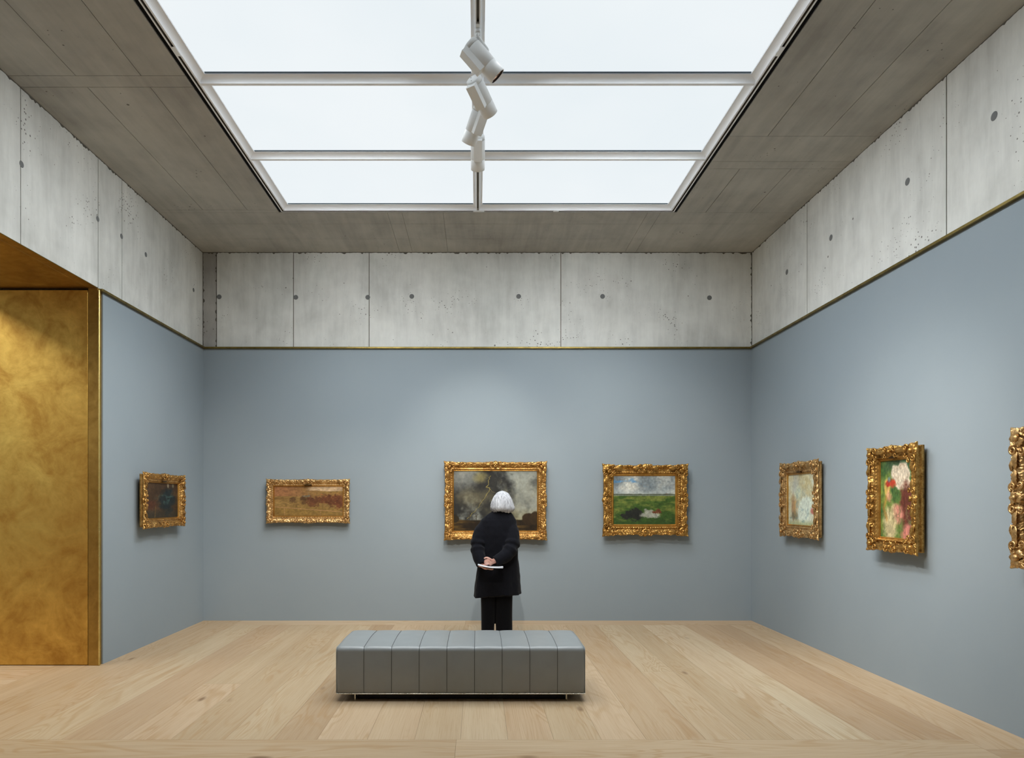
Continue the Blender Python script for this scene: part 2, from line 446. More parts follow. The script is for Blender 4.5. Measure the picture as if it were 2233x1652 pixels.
# left wall with the brass-lined opening
YO, YO2, XT = 6.31, 4.15, -4.75            # far jamb, near jamb, outer face of the thick wall
bm = bmesh.new()
yl = lambda px: XL * F / (px - CX)
slab(bm, 'x', XL, XT, [YB, 0., 2.9, yl(45), yl(214), yl(266), D + .2], (RAIL + .016, H + .02), .008)
wall_left = struct(obj('wall_left', bm, M['conc_wall']))
obj('joint_filler', boxbm((XL - .02, YB, 3.48), (XL - .006, D, H)), M['joint'], wall_left)
for px, py in ((47, 358), (213, 477), (265, 515), (318, 555), (422, 632)):
    y = yl(px); b = bmesh.new(); plug(b, (XL, y, fz(py, y)), (1, 0, 0), .02); obj('tie_plug', b, M['plug'], wall_left, True)
bm = bmesh.new(); box(bm, (XT, YO + .06, 0), (XL + LIN, D + .2, RAIL - .012)); box(bm, (XT, YB, 0), (XL + LIN, YO2 - .02, RAIL - .012))
obj('lining', bm, M['paint'], wall_left)

def ragged(name, parent, p0, p1, down, out, width, seed):  # ragged dark strips draw in shadow lines at ceiling, corners and a joint
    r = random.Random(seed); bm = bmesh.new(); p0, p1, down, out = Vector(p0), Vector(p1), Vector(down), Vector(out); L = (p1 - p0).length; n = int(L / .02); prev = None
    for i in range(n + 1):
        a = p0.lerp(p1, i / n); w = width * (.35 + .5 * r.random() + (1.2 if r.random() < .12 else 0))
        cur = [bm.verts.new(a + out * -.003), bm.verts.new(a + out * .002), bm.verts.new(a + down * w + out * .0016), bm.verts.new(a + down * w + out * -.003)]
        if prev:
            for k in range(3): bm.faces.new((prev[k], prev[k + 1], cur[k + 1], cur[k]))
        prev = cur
    obj(name, bm, M['shadow_line_dark'], parent)
ragged('shadow_line', wall_back, (XL, D, H), (XR, D, H), (0, 0, -1), (0, -1, 0), .012, 1)
ragged('shadow_line', wall_back, (XR - .001, D, H), (XR - .001, D, RAIL + .01), (-1, 0, 0), (0, -1, 0), .013, 2)
ragged('shadow_line', wall_back, (fx(473, D), D, H), (fx(473, D), D, RAIL + .01), (-1, 0, 0), (0, -1, 0), .011, 3)
ragged('shadow_line', wall_back, (XL, D, H), (XL, D, RAIL + .01), (1, 0, 0), (0, -1, 0), .013, 6)
ragged('shadow_line', wall_right, (XR, 1, H), (XR, D, H), (0, 0, -1), (-1, 0, 0), .010, 4)
ragged('shadow_line', wall_left, (XL, 1, H), (XL, D, H), (0, 0, -1), (1, 0, 0), .012, 5)

# wall behind the camera
wall_front = struct(obj('wall_front', boxbm((-7.6, YB - .2, 0), (3.7, YB, 3.44)), M['paint']))
obj('concrete_band', boxbm((-7.6, YB - .2, 3.44), (3.7, YB, H + .02)), M['conc_wall'], wall_front)

# brass rails on the lining
def rail(name, lo, hi):
    return struct(obj(name, boxbm(lo, hi, .002, 1), M['brass_rail']))
RZ0, RZ1 = RAIL - .013, RAIL + .009
rail('trim_1', (XL + LIN - .004, D - LIN - .030, RZ0), (XR - LIN + .004, D + .001, RZ1))
rail('trim_2', (XR - LIN - .030, YB, RZ0), (XR + .001, D - LIN - .030, RZ1))
t3 = rail('trim_3', (XL - .001, YO + .004, RZ0), (XL + LIN + .030, D - LIN - .030, RZ1))
obj('rail', boxbm((XL - .001, YB, RZ0), (XL + LIN + .03, YO2 - .02, RZ1), .002, 1), M['brass_rail'], t3)

# opening lining (door_1): far jamb frame, big pivot leaf, soffit, near jamb
door = struct(empty('door_1', (XL, YO, 0)))
def dpart(name, lo, hi, m, bev=.0015):
    o = obj(name, boxbm(lo, hi, bev, 1), M[m]); o.parent = door; o.matrix_parent_inverse = Matrix.Translation((-XL, -YO, 0)); return o
SOF = RAIL + .014
dpart('jamb_frame', (-3.575, YO, 0.0), (XL + LIN - .012, YO + .059, SOF), 'gold_dark')
dpart('edge_bead', (XL + LIN - .0115, YO - .006, 0.0), (XL + LIN + .004, YO + .012, SOF - .016), 'brass', .004)
dpart('brass_leaf', (-5.3, YO + .001, .006), (-3.5795, YO + .05, 3.443), 'gold')
dpart('gap_backing', (-5.3, YO + .051, 0), (-3.5, YO + .058, SOF), 'black')
dpart('soffit_edge', (-3.575, YO2, SOF), (XL - .002, YO - .001, SOF + .01), 'gold_dark')
dpart('soffit_sheet', (XT, YO2, SOF + .0005), (-3.5775, YO + .03, SOF + .01), 'gold_dark')
dpart('soffit_bead', (XL - .0015, YO2, SOF - .002), (XL + .004, YO - .001, SOF + .004), 'brass_rail')
dpart('near_jamb', (XT, YO2 - .018, 0), (XL + LIN + .003, YO2, SOF), 'gold_dark')

# the next gallery, seen only in the brass reflections
wall_beyond = struct(obj('wall_beyond', boxbm((-7.8, YB, 0), (-7.5, 9.1, H)), M['paint']))
obj('end_wall', boxbm((-7.5, 9.0, 0), (XT, 9.1, H)), M['paint'], wall_beyond)

# ceiling
bm = bmesh.new()
SX, SY = 2.172, 7.522
slab(bm, 'z', H, H + .3, [XL - .05, -2.985, -2.50, -SX], [YB - .1, 1.2, 5.107], .005)
slab(bm, 'z', H, H + .3, [XL - .05, -SX], [5.107, 5.248], .004)
slab(bm, 'z', H, H + .3, [XL - .05, -2.98, -2.50, -SX], [5.248, 7.45], .005)
slab(bm, 'z', H, H + .3, [XL - .05, -SX], [7.45, SY], .004)
slab(bm, 'z', H, H + .3, [SX, 2.508, 2.99, XR + .05], [YB - .1, 1.2, 5.953], .005)
slab(bm, 'z', H, H + .3, [SX, XR + .05], [5.953, 6.394, 6.535], .004)
slab(bm, 'z', H, H + .3, [SX, 2.49, 2.98, XR + .05], [6.535, SY], .005)
slab(bm, 'z', H, H + .3, [XL - .05, -.99, -.83, -.38, 1.86, 2.0, XR + .05], [SY, 7.83, 8.28, D + .1], .003)
slab(bm, 'z', H, H + .3, [-SX, SX], [YB - .1, 2.85], .004)
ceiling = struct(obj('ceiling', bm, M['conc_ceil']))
bm = bmesh.new()
for lo, hi in (((XL, YB, H + .012), (-SX - .004, D, H + .03)), ((SX + .004, YB, H + .012), (XR, D, H + .03)), ((-SX, SY + .004, H + .012), (SX, D, H + .03))):
    box(bm, lo, hi)
obj('joint_filler', bm, M['joint'], ceiling)
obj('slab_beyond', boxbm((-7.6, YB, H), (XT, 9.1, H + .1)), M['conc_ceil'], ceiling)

# ------------------------------------------------------------------ luminous ceiling (window_1)
sky = struct(empty('window_1', (0, 0, H)))
def wpart(name, bm, m, smooth=False):
    o = obj(name, bm, M[m] if isinstance(m, str) else m, None, smooth); o.parent = sky; o.matrix_parent_inverse = Matrix.Translation((0, 0, -H)); return o
FX, FY0, FY1 = 2.142, 2.88, 7.508
def cove(a0, a1, h, n=6):
    return [(a0 + (a1 - a0) * (1 - math.cos(t * PI / 2 / n)), h * math.sin(t * PI / 2 / n)) for t in range(n + 1)]
prof = [(0, .06), (0, 0), (.012, 0), (.012, .022), (.029, .022), (.029, 0), (.042, 0)] + cove(.042, .088, .040)[1:] + [(.093, .040), (.093, .051), (.10, .06)]
pm = [0, 0, 1, 1, 1, 0] + [0] * 20
bm = bmesh.new(); prev = None
for i, (a, h) in enumerate(prof):
    ring = [bm.verts.new(p) for p in ((-FX + a, FY0 + a, H + h), (FX - a, FY0 + a, H + h), (FX - a, FY1 - a, H + h), (-FX + a, FY1 - a, H + h))]
    if prev:
        for k in range(4):
            f = bm.faces.new((prev[k], prev[(k + 1) % 4], ring[(k + 1) % 4], ring[k])); f.material_index = pm[i - 1]
    prev = ring
wpart('frame', bm, [M['alu'], M['slot']])
def bar(prof, p0, p1, across, pmi=None):
    bm = bmesh.new(); A = [bm.verts.new(Vector(p0) + Vector(across) * a + Vector((0, 0, h))) for a, h in prof]
    B = [bm.verts.new(Vector(p1) + Vector(across) * a + Vector((0, 0, h))) for a, h in prof]
    for i in range(len(prof) - 1):
        f = bm.faces.new((A[i], A[i + 1], B[i + 1], B[i]))
        if pmi: f.material_index = pmi[i]
    return bm
def sym(half): return [(-a, h) for a, h in half[::-1]] + half
tr = sym([(.014, 0)] + cove(.014, .058, .040)[1:] + [(.063, .040), (.063, .06)])
ys = []
y = 6.365
while y > FY0 + .6: ys.append(y); y -= 1.1485
for y in ys:
    for s in (-1, 1):
        wpart('transom', bar(tr, (s * .045, y, H), (s * (FX - .045), y, H), (0, 1, 0)), 'alu')
mu_half = [(.017, 0)] + cove(.017, .042, .038)[1:] + [(.047, .038), (.047, .06)]
mu = [(-a, h) for a, h in mu_half[::-1]] + [(-.009, 0), (-.009, .022), (.009, .022), (.009, 0)] + mu_half
k = len(mu_half)
pmi = [0] * (len(mu) - 1)
for i in range(k, k + 3): pmi[i] = 1
wpart('mullion', bar(mu, (0, FY0 + .02, H), (0, FY1 - .03, H), (1, 0, 0), pmi), [M['alu'], M['slot']])
wpart('track_joint', boxbm((-.05, FY1 - .045, H - .004), (.07, FY1 - .004, H), .001, 1), 'alu')
wpart('track_joint', boxbm((.82, FY1 - .045, H - .004), (.88, FY1 - .004, H), .001, 1), 'alu')
for s in (-1, 1):
    wpart('track_joint', boxbm((min(s * (FX - .04), s * (FX - .002)), 4.78, H - .004), (max(s * (FX - .04), s * (FX - .002)), 4.88, H), .001, 1), 'alu')
rows = [FY1 - .09] + ys + [FY0 + .09]
for y1, y0 in zip(rows, rows[1:]):
    for s in (-1, 1):
        x0, x1 = sorted((s * .04, s * (FX - .09)))
        wpart('pane', boxbm((x0, y0 - .02, H + .051), (x1, y1 + .02, H + .060)), 'pane')
        b = bmesh.new(); gx0, gx1 = sorted((s * .05, s * (FX - .098)))
        box(b, (gx0, y1 - (.078 if y1 in ys else .017), H + .046), (gx1, y1 - (.066 if y1 in ys else .005), H + .0508)); wpart('gap_reflection', b, 'gap_reflection')  # blue-grey strip paints in the reflections in the gap beside the pane
wpart('shadow_gap', boxbm((-SX, FY0, H + .008), (-FX - .0005, SY, H + .02)), 'black')  # black strips in the gap, their colour standing in for its shade
wpart('shadow_gap', boxbm((FX + .0005, FY0, H + .008), (SX, SY, H + .02)), 'black')
# luminous panel over the next gallery
struct(obj('added_glow_panel', boxbm((-7.5, .1, 2.45), (-7.49, .95, 3.05)), M['glow_panel']))  # added glowing panel, sized and set for the highlight in the brass
bm = boxbm((-7.0, -2.5, H - .02), (-5.3, 8.2, H - .01)); w2 = struct(obj('window_2', bm, M['pane']))

# ------------------------------------------------------------------ lamps
def area(name, loc, sx, sy, power, col, spread=None, rot=(0, 0, 0)):
    l = bpy.data.lights.new(name, 'AREA'); l.shape = 'RECTANGLE'; l.size = sx; l.size_y = sy; l.energy = power; l.color = col
    if spread: l.spread = math.radians(spread)
    o = bpy.data.objects.new(name, l); COL.objects.link(o); o.location = loc; o.rotation_euler = rot; return o
# added area lights below the panes, unseen: down-fill plus washes toward three walls
COOL = (.93, .975, 1.)
for (y1, y0), pw, spr in zip(zip(rows, rows[1:]), (19., 15., 10.5), (122, 113, 100)):
    for s in (-1, 1):
        area('added_down_fill', (s * 1.05, (y0 + y1) / 2, H - .012), 1.7, abs(y1 - y0) - .22, pw, COOL, spr)
TILT = math.radians(62)
for y in (6.0, 4.8):
    for s in (-1, 1):
        area('added_wall_fill', (s * 1.25, y, H - .05), 1.5, .08, 6.0, COOL, 80, (TILT, 0, 0))
for s in (-1, 1):
    area('added_wall_fill', (s * .75, 4.9, H - .05), .10, 4.8, 44.0, COOL, 110, (0, s * -math.radians(45), 0))
area('next_gallery_lamp', (-6.15, 2.8, H - .03), 1.6, 10.5, 230, (1., .97, .92))

# ------------------------------------------------------------------ bench
def bench():
    x0, x1 = -1.065, .8065; y0, y1 = 5.17, 5.865; z0, z1 = .0655, .408
    root = tag(empty('bench', ((x0 + x1) / 2, (y0 + y1) / 2, 0)),
               'long low grey leather bench with nine upholstered channels on the oak floor', 'bench')
    W, Dp = x1 - x0, y1 - y0
    # closed loop of the cross-section (y, z) with outward normals: front bottom -> top -> back -> bottom
    r = .035
    loop = []
    def add(y, z, ny, nz, k): loop.append((y, z, ny, nz, k))
    n = 10
    for i in range(n): add(-Dp / 2, z0 + (z1 - r - z0) * i / n, -1, 0, math.sin(PI * min(1, i / n * 1.0)))
    for i in range(7):
        a = PI - PI / 2 * i / 6; add(-Dp / 2 + r + r * math.cos(a), z1 - r + r * math.sin(a), math.cos(a), math.sin(a), .12)
    for i in range(1, n): t = i / n; add(-Dp / 2 + r + (Dp - 2 * r) * t, z1, 0, 1, math.sin(PI * t))
    for i in range(7):
        a = PI / 2 - PI / 2 * i / 6; add(Dp / 2 - r + r * math.cos(a), z1 - r + r * math.sin(a), math.cos(a), math.sin(a), .12)
    for i in range(1, n + 1): t = i / n; add(Dp / 2, z1 - r + (z0 - z1 + r) * t, 1, 0, math.sin(PI * (1 - t)))
    bm = bmesh.new(); NC, SUB = 9, 12; rings = []; seams = []
    def ring(x, puff, inset):
        return [bm.verts.new((x, y + ny * (puff * (.35 + .65 * k) + .006 * k) - inset * ny, z + nz * (puff * (.45 + .55 * k) + .014 * k) - inset * nz)) for y, z, ny, nz, k in loop]
    endr = .02
    for i in range(NC * SUB + 1):
        f = (i % SUB) / SUB
        x = -W / 2 + W * i / (NC * SUB)
        s = 1 - abs(2 * f - 1) ** 2.6 if i % SUB else 0
        puff = .0075 * s
        inset = 0
        if i in (0, NC * SUB): inset = .006; x += (.004 if i == 0 else -.004)
        if i % SUB == 0 and 0 < i < NC * SUB:
            puff = -.0035; seams.append(x)
        rings.append(ring(x, puff, inset))
    for a, b in zip(rings, rings[1:]):
        for k in range(len(loop) - 1): bm.faces.new((a[k], b[k], b[k + 1], a[k + 1]))
        bm.faces.new((a[-1], b[-1], b[0], a[0]))
    # bulging end caps: grid between the loop and its centre
    for e, s in ((rings[0], -1), (rings[-1], 1)):
        c = Vector((0, 0, (z0 + z1) / 2)); prev = e
        for j in range(1, 7):
            q = j / 6
            cur = []
            for v in e:
                p = v.co.lerp(Vector((v.co.x, 0, c.z)), q); p.x = e[0].co.x + s * .022 * math.sin(min(1, q * 1.25) * PI / 2)
                cur.append(bm.verts.new(p))
            for k in range(len(e)):
                f = (prev[k], prev[(k + 1) % len(e)], cur[(k + 1) % len(e)], cur[k])
                bm.faces.new(f if s > 0 else f[::-1])
            prev = cur
        bmesh.ops.remove_doubles(bm, verts=prev, dist=.0005)
    obj('cushion', bm, M['leather'], root, True)
    for x in seams:
        b = bmesh.new()
        tube(b, [(x, y + ny * (-.0035 * .35 + .0035 * k + .0012), z + nz * (-.0035 * .4 + .0125 * k + .0012)) for y, z, ny, nz, k in loop], .0019, 6)
        obj('seam', b, M['seam'], root, True)
    for s in (-1, 1):
        b = bmesh.new()
        tube(b, [(s * (W / 2 - .001), y - ny * .004, z - nz * .004) for y, z, ny, nz, k in loop], .003, 6)
        obj('piping', b, M['leather'], root, True)
    fr = obj('base_rail', boxbm((-W / 2 - .001, -Dp / 2 - .0025, .0555), (W / 2 + .001, Dp / 2 + .0025, .0620), .001, 1), M['steel'], root)
    obj('underside_board', boxbm((-W / 2 + .03, -Dp / 2 + .03, .046), (W / 2 - .03, Dp / 2 - .03, .0562)), M['blackened'], root)
    for x in (-.80, .80):
        bm = bmesh.new()
        box(bm, (x - .005, -Dp / 2 + .035, 0), (x + .005, -Dp / 2 + .085, .047)); box(bm, (x - .005, Dp / 2 - .085, 0), (x + .005, Dp / 2 - .035, .047))
        box(bm, (x - .005, -Dp / 2 + .085, 0), (x + .005, Dp / 2 - .085, .008))
        obj('sled_leg', bm, M['steel'], root)
    obj('plinth', boxbm((-.785, -Dp / 2 + .075, .004), (.785, Dp / 2 - .075, .046)), M['blackened'], root)
    return root
bench()

# ------------------------------------------------------------------ track spotlights
def spotlight(cx, cy, cz, d, label, power, spot, blend=.5, track_y=None):
    d = Vector(d).normalized(); c = Vector((cx, cy, cz))
    ty = cy if track_y is None else track_y
    root = tag(empty('track_spotlight', (0, ty, H)), label, 'spotlight', 'white track spotlights under the luminous ceiling')
    inv = Matrix.Translation((0, -ty, -H))
    def part(name, bm, m, sm=False, par=None):
        o = obj(name, bm, M[m], None, sm); o.parent = par or root
        o.matrix_parent_inverse = inv if par is None else Matrix(); return o
    up = Vector((0, 0, 1)); v = (up - d * up.dot(d)).normalized(); u = d.cross(v)
    R = .060; a, b = -.135, .145
    bm = bmesh.new(); lathe(bm, [(R - .003, a + .035), (R, a + .037), (R, .052), (R - .0012, .053), (R - .0012, .055), (R, .056), (R, b - .002), (R - .003, b), (R - .007, b), (R - .007, b - .045)], c, d, 40, True, False)
    brl = part('barrel', bm, 'white_metal', True)
    brl.data.polygons.foreach_set('use_smooth', [len(p.vertices) == 4 for p in brl.data.polygons])
    bm = bmesh.new(); lathe(bm, [(.004, a), (R - .012, a), (R - .003, a + .006), (R - .001, a + .033)], c, d, 40)
    cap = part('rear_cap', bm, 'white_metal', True)
    for k in range(3):
        ang = k * 2 * PI / 3 + .4; bm = bmesh.new()
        lathe(bm, [(.004, -.0015), (.004, .001)], c + d * a + (u * math.cos(ang) + v * math.sin(ang)) * .032, d, 10); part('screw', bm, 'slot', False, None)
    bm = bmesh.new(); lathe(bm, [(R - .0072, b - .001), (R - .0072, b - .03), (R - .014, b - .03), (R - .013, b - .001)], c, d, 40, False, False)
    part('lens_ring', bm, 'dark_ring', True)
    bm = bmesh.new(); lathe(bm, [(R - .013, b - .012), (.030, b - .05), (.012, b - .06)], c, d, 32, False, True)
    part('reflector', bm, 'lamp', True)
    # driver box slung below the barrel
    bm = bmesh.new(); vs, fs = box(bm, (-.036, -R - .034, a + .012), (.036, -R + .030, .050)); bevel_all(bm, .0025, 2)
    Mx = Matrix((tuple(u) + (0,), tuple(v) + (0,), tuple(d) + (0,), (0, 0, 0, 1))).transposed(); Mx.translation = c
    bmesh.ops.transform(bm, matrix=Mx, verts=bm.verts[:])
    part('driver_box', bm, 'white_metal')
    for s in (-1, 1):
        bm = bmesh.new(); box(bm, (s * .0375 - .0012, -R + .026, a + .02), (s * .0375 + .0012, -R + .031, .048))
        bmesh.ops.transform(bm, matrix=Mx, verts=bm.verts[:]); part('box_seam', bm, 'slot')
    top = Vector((0, ty, H)); piv = c + v * (R + .004) - d * .02
    bm = bmesh.new(); tube(bm, smooth_path([top - up * .03, top - up * .055, piv + up * .012, piv - v * .01], 4), .011, 12); part('stem', bm, 'white_metal', True)
    bm = bmesh.new(); lathe(bm, [(.016, 0), (.019, .004), (.019, .022), (.014, .026)], top - up * .004, -up, 24); part('swivel', bm, 'white_metal', True)
    part('track_adapter', boxbm((-.0135, ty - .055, H - .006), (.0135, ty + .055, H + .012), .002, 1), 'white_metal')
    l = bpy.data.lights.new('spot_lamp', 'SPOT'); l.energy = power; l.color = (1., .93, .84); l.spot_size = math.radians(spot); l.spot_blend = blend; l.shadow_soft_size = .022
    o = bpy.data.objects.new('spot_lamp', l); COL.objects.link(o); o.location = c + d * (b + .012)
    o.rotation_euler = d.to_track_quat('-Z', 'Y').to_euler(); o.parent = root; o.matrix_parent_inverse = inv
    return root
SP = 200
spotlight(.034, 4.65, 4.49, (.70, .182, -.691), 'white track spotlight showing its dark glowing lens, aimed at right wall', SP, 44, 1., 4.60)
spotlight(.027, 5.07, 4.49, (.455, .703, -.544), 'white track spotlight second along the rail, tilted down to the right', SP, 44, 1., 5.02)
spotlight(-.022, 5.456, 4.49, (-.367, .574, -.732), 'white track spotlight third along the rail, tilted down to the left', SP, 44, 1., 5.44)
spotlight(0, 5.88, 4.49, (0, .723, -.691), 'white track spotlight farthest along the rail, aimed straight at the far wall', SP, 44, 1., 5.86)
# added spots without fixtures, put in to brighten the walls and paintings
def added_spot(loc, target, power, spot=42):
    l = bpy.data.lights.new('spot_lamp', 'SPOT'); l.energy = power; l.color = (1., .93, .84); l.spot_size = math.radians(spot); l.spot_blend = 1.; l.shadow_soft_size = .022
    o = bpy.data.objects.new('spot_lamp', l); COL.objects.link(o); o.location = loc
    o.rotation_euler = (Vector(target) - Vector(loc)).to_track_quat('-Z', 'Y').to_euler()
added_spot((0, 3.9, 4.4), (XR, 5.5, 1.5), SP * .6)
added_spot((0, 3.5, 4.4), (XR, 4.2, 1.5), SP * .6)
added_spot((0, 4.25, 4.4), (XL, 7.4, 1.5), SP)
added_spot((0, 3.0, 4.4), (1.4, D, 1.4), SP)
added_spot((0, 3.2, 4.4), (-1.9, D, 1.2), SP)
added_spot((0, 2.6, 4.4), (XR, 6.6, 1.0), SP * 1.3)
added_spot((0, 2.8, 4.4), (-.1, D, .9), SP * 1.3)
added_spot((0, 2.4, 4.4), (XL, 7.6, .8), SP)

# ------------------------------------------------------------------ paintings
def frame_mesh(w, h, b, dep, back, style, seed):
    """carved frame: loop grid (s around, t across) with a profile, relief and lobed outer edge. front faces -y, wall at y=0"""
    step = .0046
    NT = 36
    nw, nh = max(24, int(w / step)), max(24, int(h / step))
    sides = [((-w / 2, h / 2), (w / 2, h / 2), (0, 1), nw), ((w / 2, h / 2), (w / 2, -h / 2), (1, 0), nh),
             ((w / 2, -h / 2), (-w / 2, -h / 2), (0, -1), nw), ((-w / 2, -h / 2), (-w / 2, h / 2), (-1, 0), nh)]
    t = np.linspace(0, 1, NT)
    P = {'scoop': ([0, .06, .14, .22, .45, .66, .74, .80, .86, .92, 1], [.80, .98, 1, .93, .62, .55, .60, .70, .68, .55, .40]),
         'ogee': ([0, .06, .16, .30, .45, .60, .68, .76, .84, .92, 1], [.72, .92, 1, .96, .86, .74, .60, .62, .66, .50, .38])}[style]
    pt = np.interp(t, *P)
    win = np.interp(t, [0, .04, .10, .30, .58, .68, .75, 1], [.5, .8, 1, .9, .8, .15, .0, .0])
    bead = np.exp(-((t - .83) / .04) ** 2)
    verts, faces = [], []; rings = []
    total = 2 * (w + h); acc = 0
    rs = np.random.RandomState(seed)
    ph = rs.rand(6) * 6
    nn = 2 * (nw + nh)
    rg = 1 - np.abs(2 * vnoise(NT, nn, max(3, b / .0135), total / .0135, seed + 5) - 1); rg2 = vnoise(NT, nn, max(4, b / .0085), total / .0085, seed + 9)
    col_i = 0
    cols = []
    for (ax, ay), (bx, by), (nx, ny), n in sides:
        L = math.hypot(bx - ax, by - ay); tx, ty = (bx - ax) / L, (by - ay) / L
        for i in range(n):
            q = i / n; dq = q * L
            dc = min(dq, L - dq); sg = -1 if dq < L / 2 else 1
            dm = abs(dq - L / 2)
            gc = math.exp(-(dc / (b * .9)) ** 4); gm = math.exp(-(dm / (b * .75)) ** 4)
            lobe = .10 * b * (gc * (1 + .35 * math.cos(dc / b * 9)) + gm * (.9 + .4 * math.cos(dm / b * 10)))
            lobe += .025 * b * math.sin(dq / b * 6.3 + ph[0]) * (1 - gc)
            if style == 'scoop': lobe -= .10 * b * (1 - gc) * (1 - gm) * (.6 + .4 * math.cos((dm / (L / 2)) * PI * 2))
            s = acc + dq
            # leafy relief: interlaced scrolls that swell at the corners and centres
            r1 = np.sin(s / b * 9 + 7 * t * (1 if int(q * 9) % 2 else -1) + ph[1]) * np.cos(t * 14 + ph[2] + 2 * math.sin(s / b * 3.))
            r2 = np.abs(np.sin(s / b * 15 + 4 * np.sin(t * 9 + ph[3])))
            r3 = np.cos(np.hypot((dc / b - .55) * 7, (t - .35) * 9)) * gc * 1.2 + np.cos(np.hypot(dm / b * 8, (t - .35) * 9)) * gm * 1.2
            amp = (.075 if style == 'ogee' else .05) * (1 + .8 * gc + .8 * gm)
            rel = win * amp * (.5 * r1 + .4 * (r2 - .5) + 1.0 * r3) + bead * .04 * math.sin(s / .022 * 2 * PI / 1.7)
            rel = rel + win * .10 * (gc + gm) + win * (.20 * (rg[:, col_i] - .55) + .14 * (rg2[:, col_i] - .5)) * (1 if style == 'ogee' else .55); col_i += 1
            for j in range(NT):
                a = t[j] * b
                fade = (1 - t[j]) ** 1.5
                ins = a
                px = ax + (bx - ax) * q; py = ay + (by - ay) * q
                # inset rectangle
                kx = (w / 2 - ins) / (w / 2); ky = (h / 2 - ins) / (h / 2)
                px *= kx; py *= ky
                px += nx * lobe * fade + tx * sg * lobe * fade * math.exp(-(dc / (b * .5)) ** 2)
                py += ny * lobe * fade + ty * sg * lobe * fade * math.exp(-(dc / (b * .5)) ** 2)
                z = back + (dep - back) * max(.1, pt[j]) + rel[j] * dep * .55
                verts.append((px, -z, py))
            # back edge of the carved face and side box
            sx = 1 - .012 / (w / 2); sy = 1 - .012 / (h / 2)
            X, Z = (ax + (bx - ax) * q), (ay + (by - ay) * q)
            kx = (w / 2 - .02) / (w / 2); ky = (h / 2 - .02) / (h / 2)
            verts.append((X * kx, -(back + (dep - back) * .55), Z * ky))
            verts.append((X * kx, -(back + (dep - back) * .40), Z * ky))
            verts.append((X * sx, -(back + (dep - back) * .34), Z * sy))
            verts.append((X * sx, -back, Z * sy))
            kx = (w / 2 - b) / (w / 2); ky = (h / 2 - b) / (h / 2)
            verts.append((X * kx, -back, Z * ky))
        acc += L
    K = NT + 5; tot = len(verts) // K
    order = [NT + 4, NT + 3, NT + 2, NT + 1, NT] + list(range(NT)) + [NT + 4]
    for i in range(tot):
        i2 = (i + 1) % tot
        for p, q in zip(order, order[1:]):
            faces.append((i * K + p, i2 * K + p, i2 * K + q, i * K + q))
    return verts, faces

def scroll(bm, c, nrm_y, ax, ay, r, turns, hand, rad):
    """a C-scroll: flat spiral tube in the x-z plane in front of the frame, rising to its eye"""
    pts = []; rr = []
    n = 22
    for i in range(n + 1):
        t = i / n; a = hand * turns * 2 * PI * t
        q = r * (1 - .82 * t)
        pts.append((c[0] + q * (ax * math.cos(a) - ay * math.sin(a)), nrm_y - .010 * t, c[1] + q * (ay * math.cos(a) + ax * math.sin(a))))
        rr.append(rad * (1 - .35 * t))
    tube(bm, pts, rr, 7)
def leaf(bm, c, y, ang, L, wd):
    """rounded acanthus lobe, arched, with a raised midrib and crimped edge"""
    ca, sa = math.cos(ang), math.sin(ang); n = 9; rows = []
    for i in range(n + 1):
        t = i / n; hw = wd * (.35 + .65 * math.sin(PI * min(1, t * .75 + .12))) * math.sqrt(max(.02, 1 - t ** 6)) * (1 - .10 * math.cos(t * 20))
        row = []
        for k in (-1, -.6, -.25, 0, .25, .6, 1):
            u = L * t; v = hw * k
            row.append(bm.verts.new((c[0] + ca * u - sa * v, y - .013 * math.sin(PI * (t * .8 + .1)) - .005 * (1 - k * k) + .003 * (abs(k) == .25), c[1] + sa * u + ca * v)))
        rows.append(row)
    for a, b in zip(rows, rows[1:]):
        for k in range(6): bm.faces.new((a[k], a[k + 1], b[k + 1], b[k]))
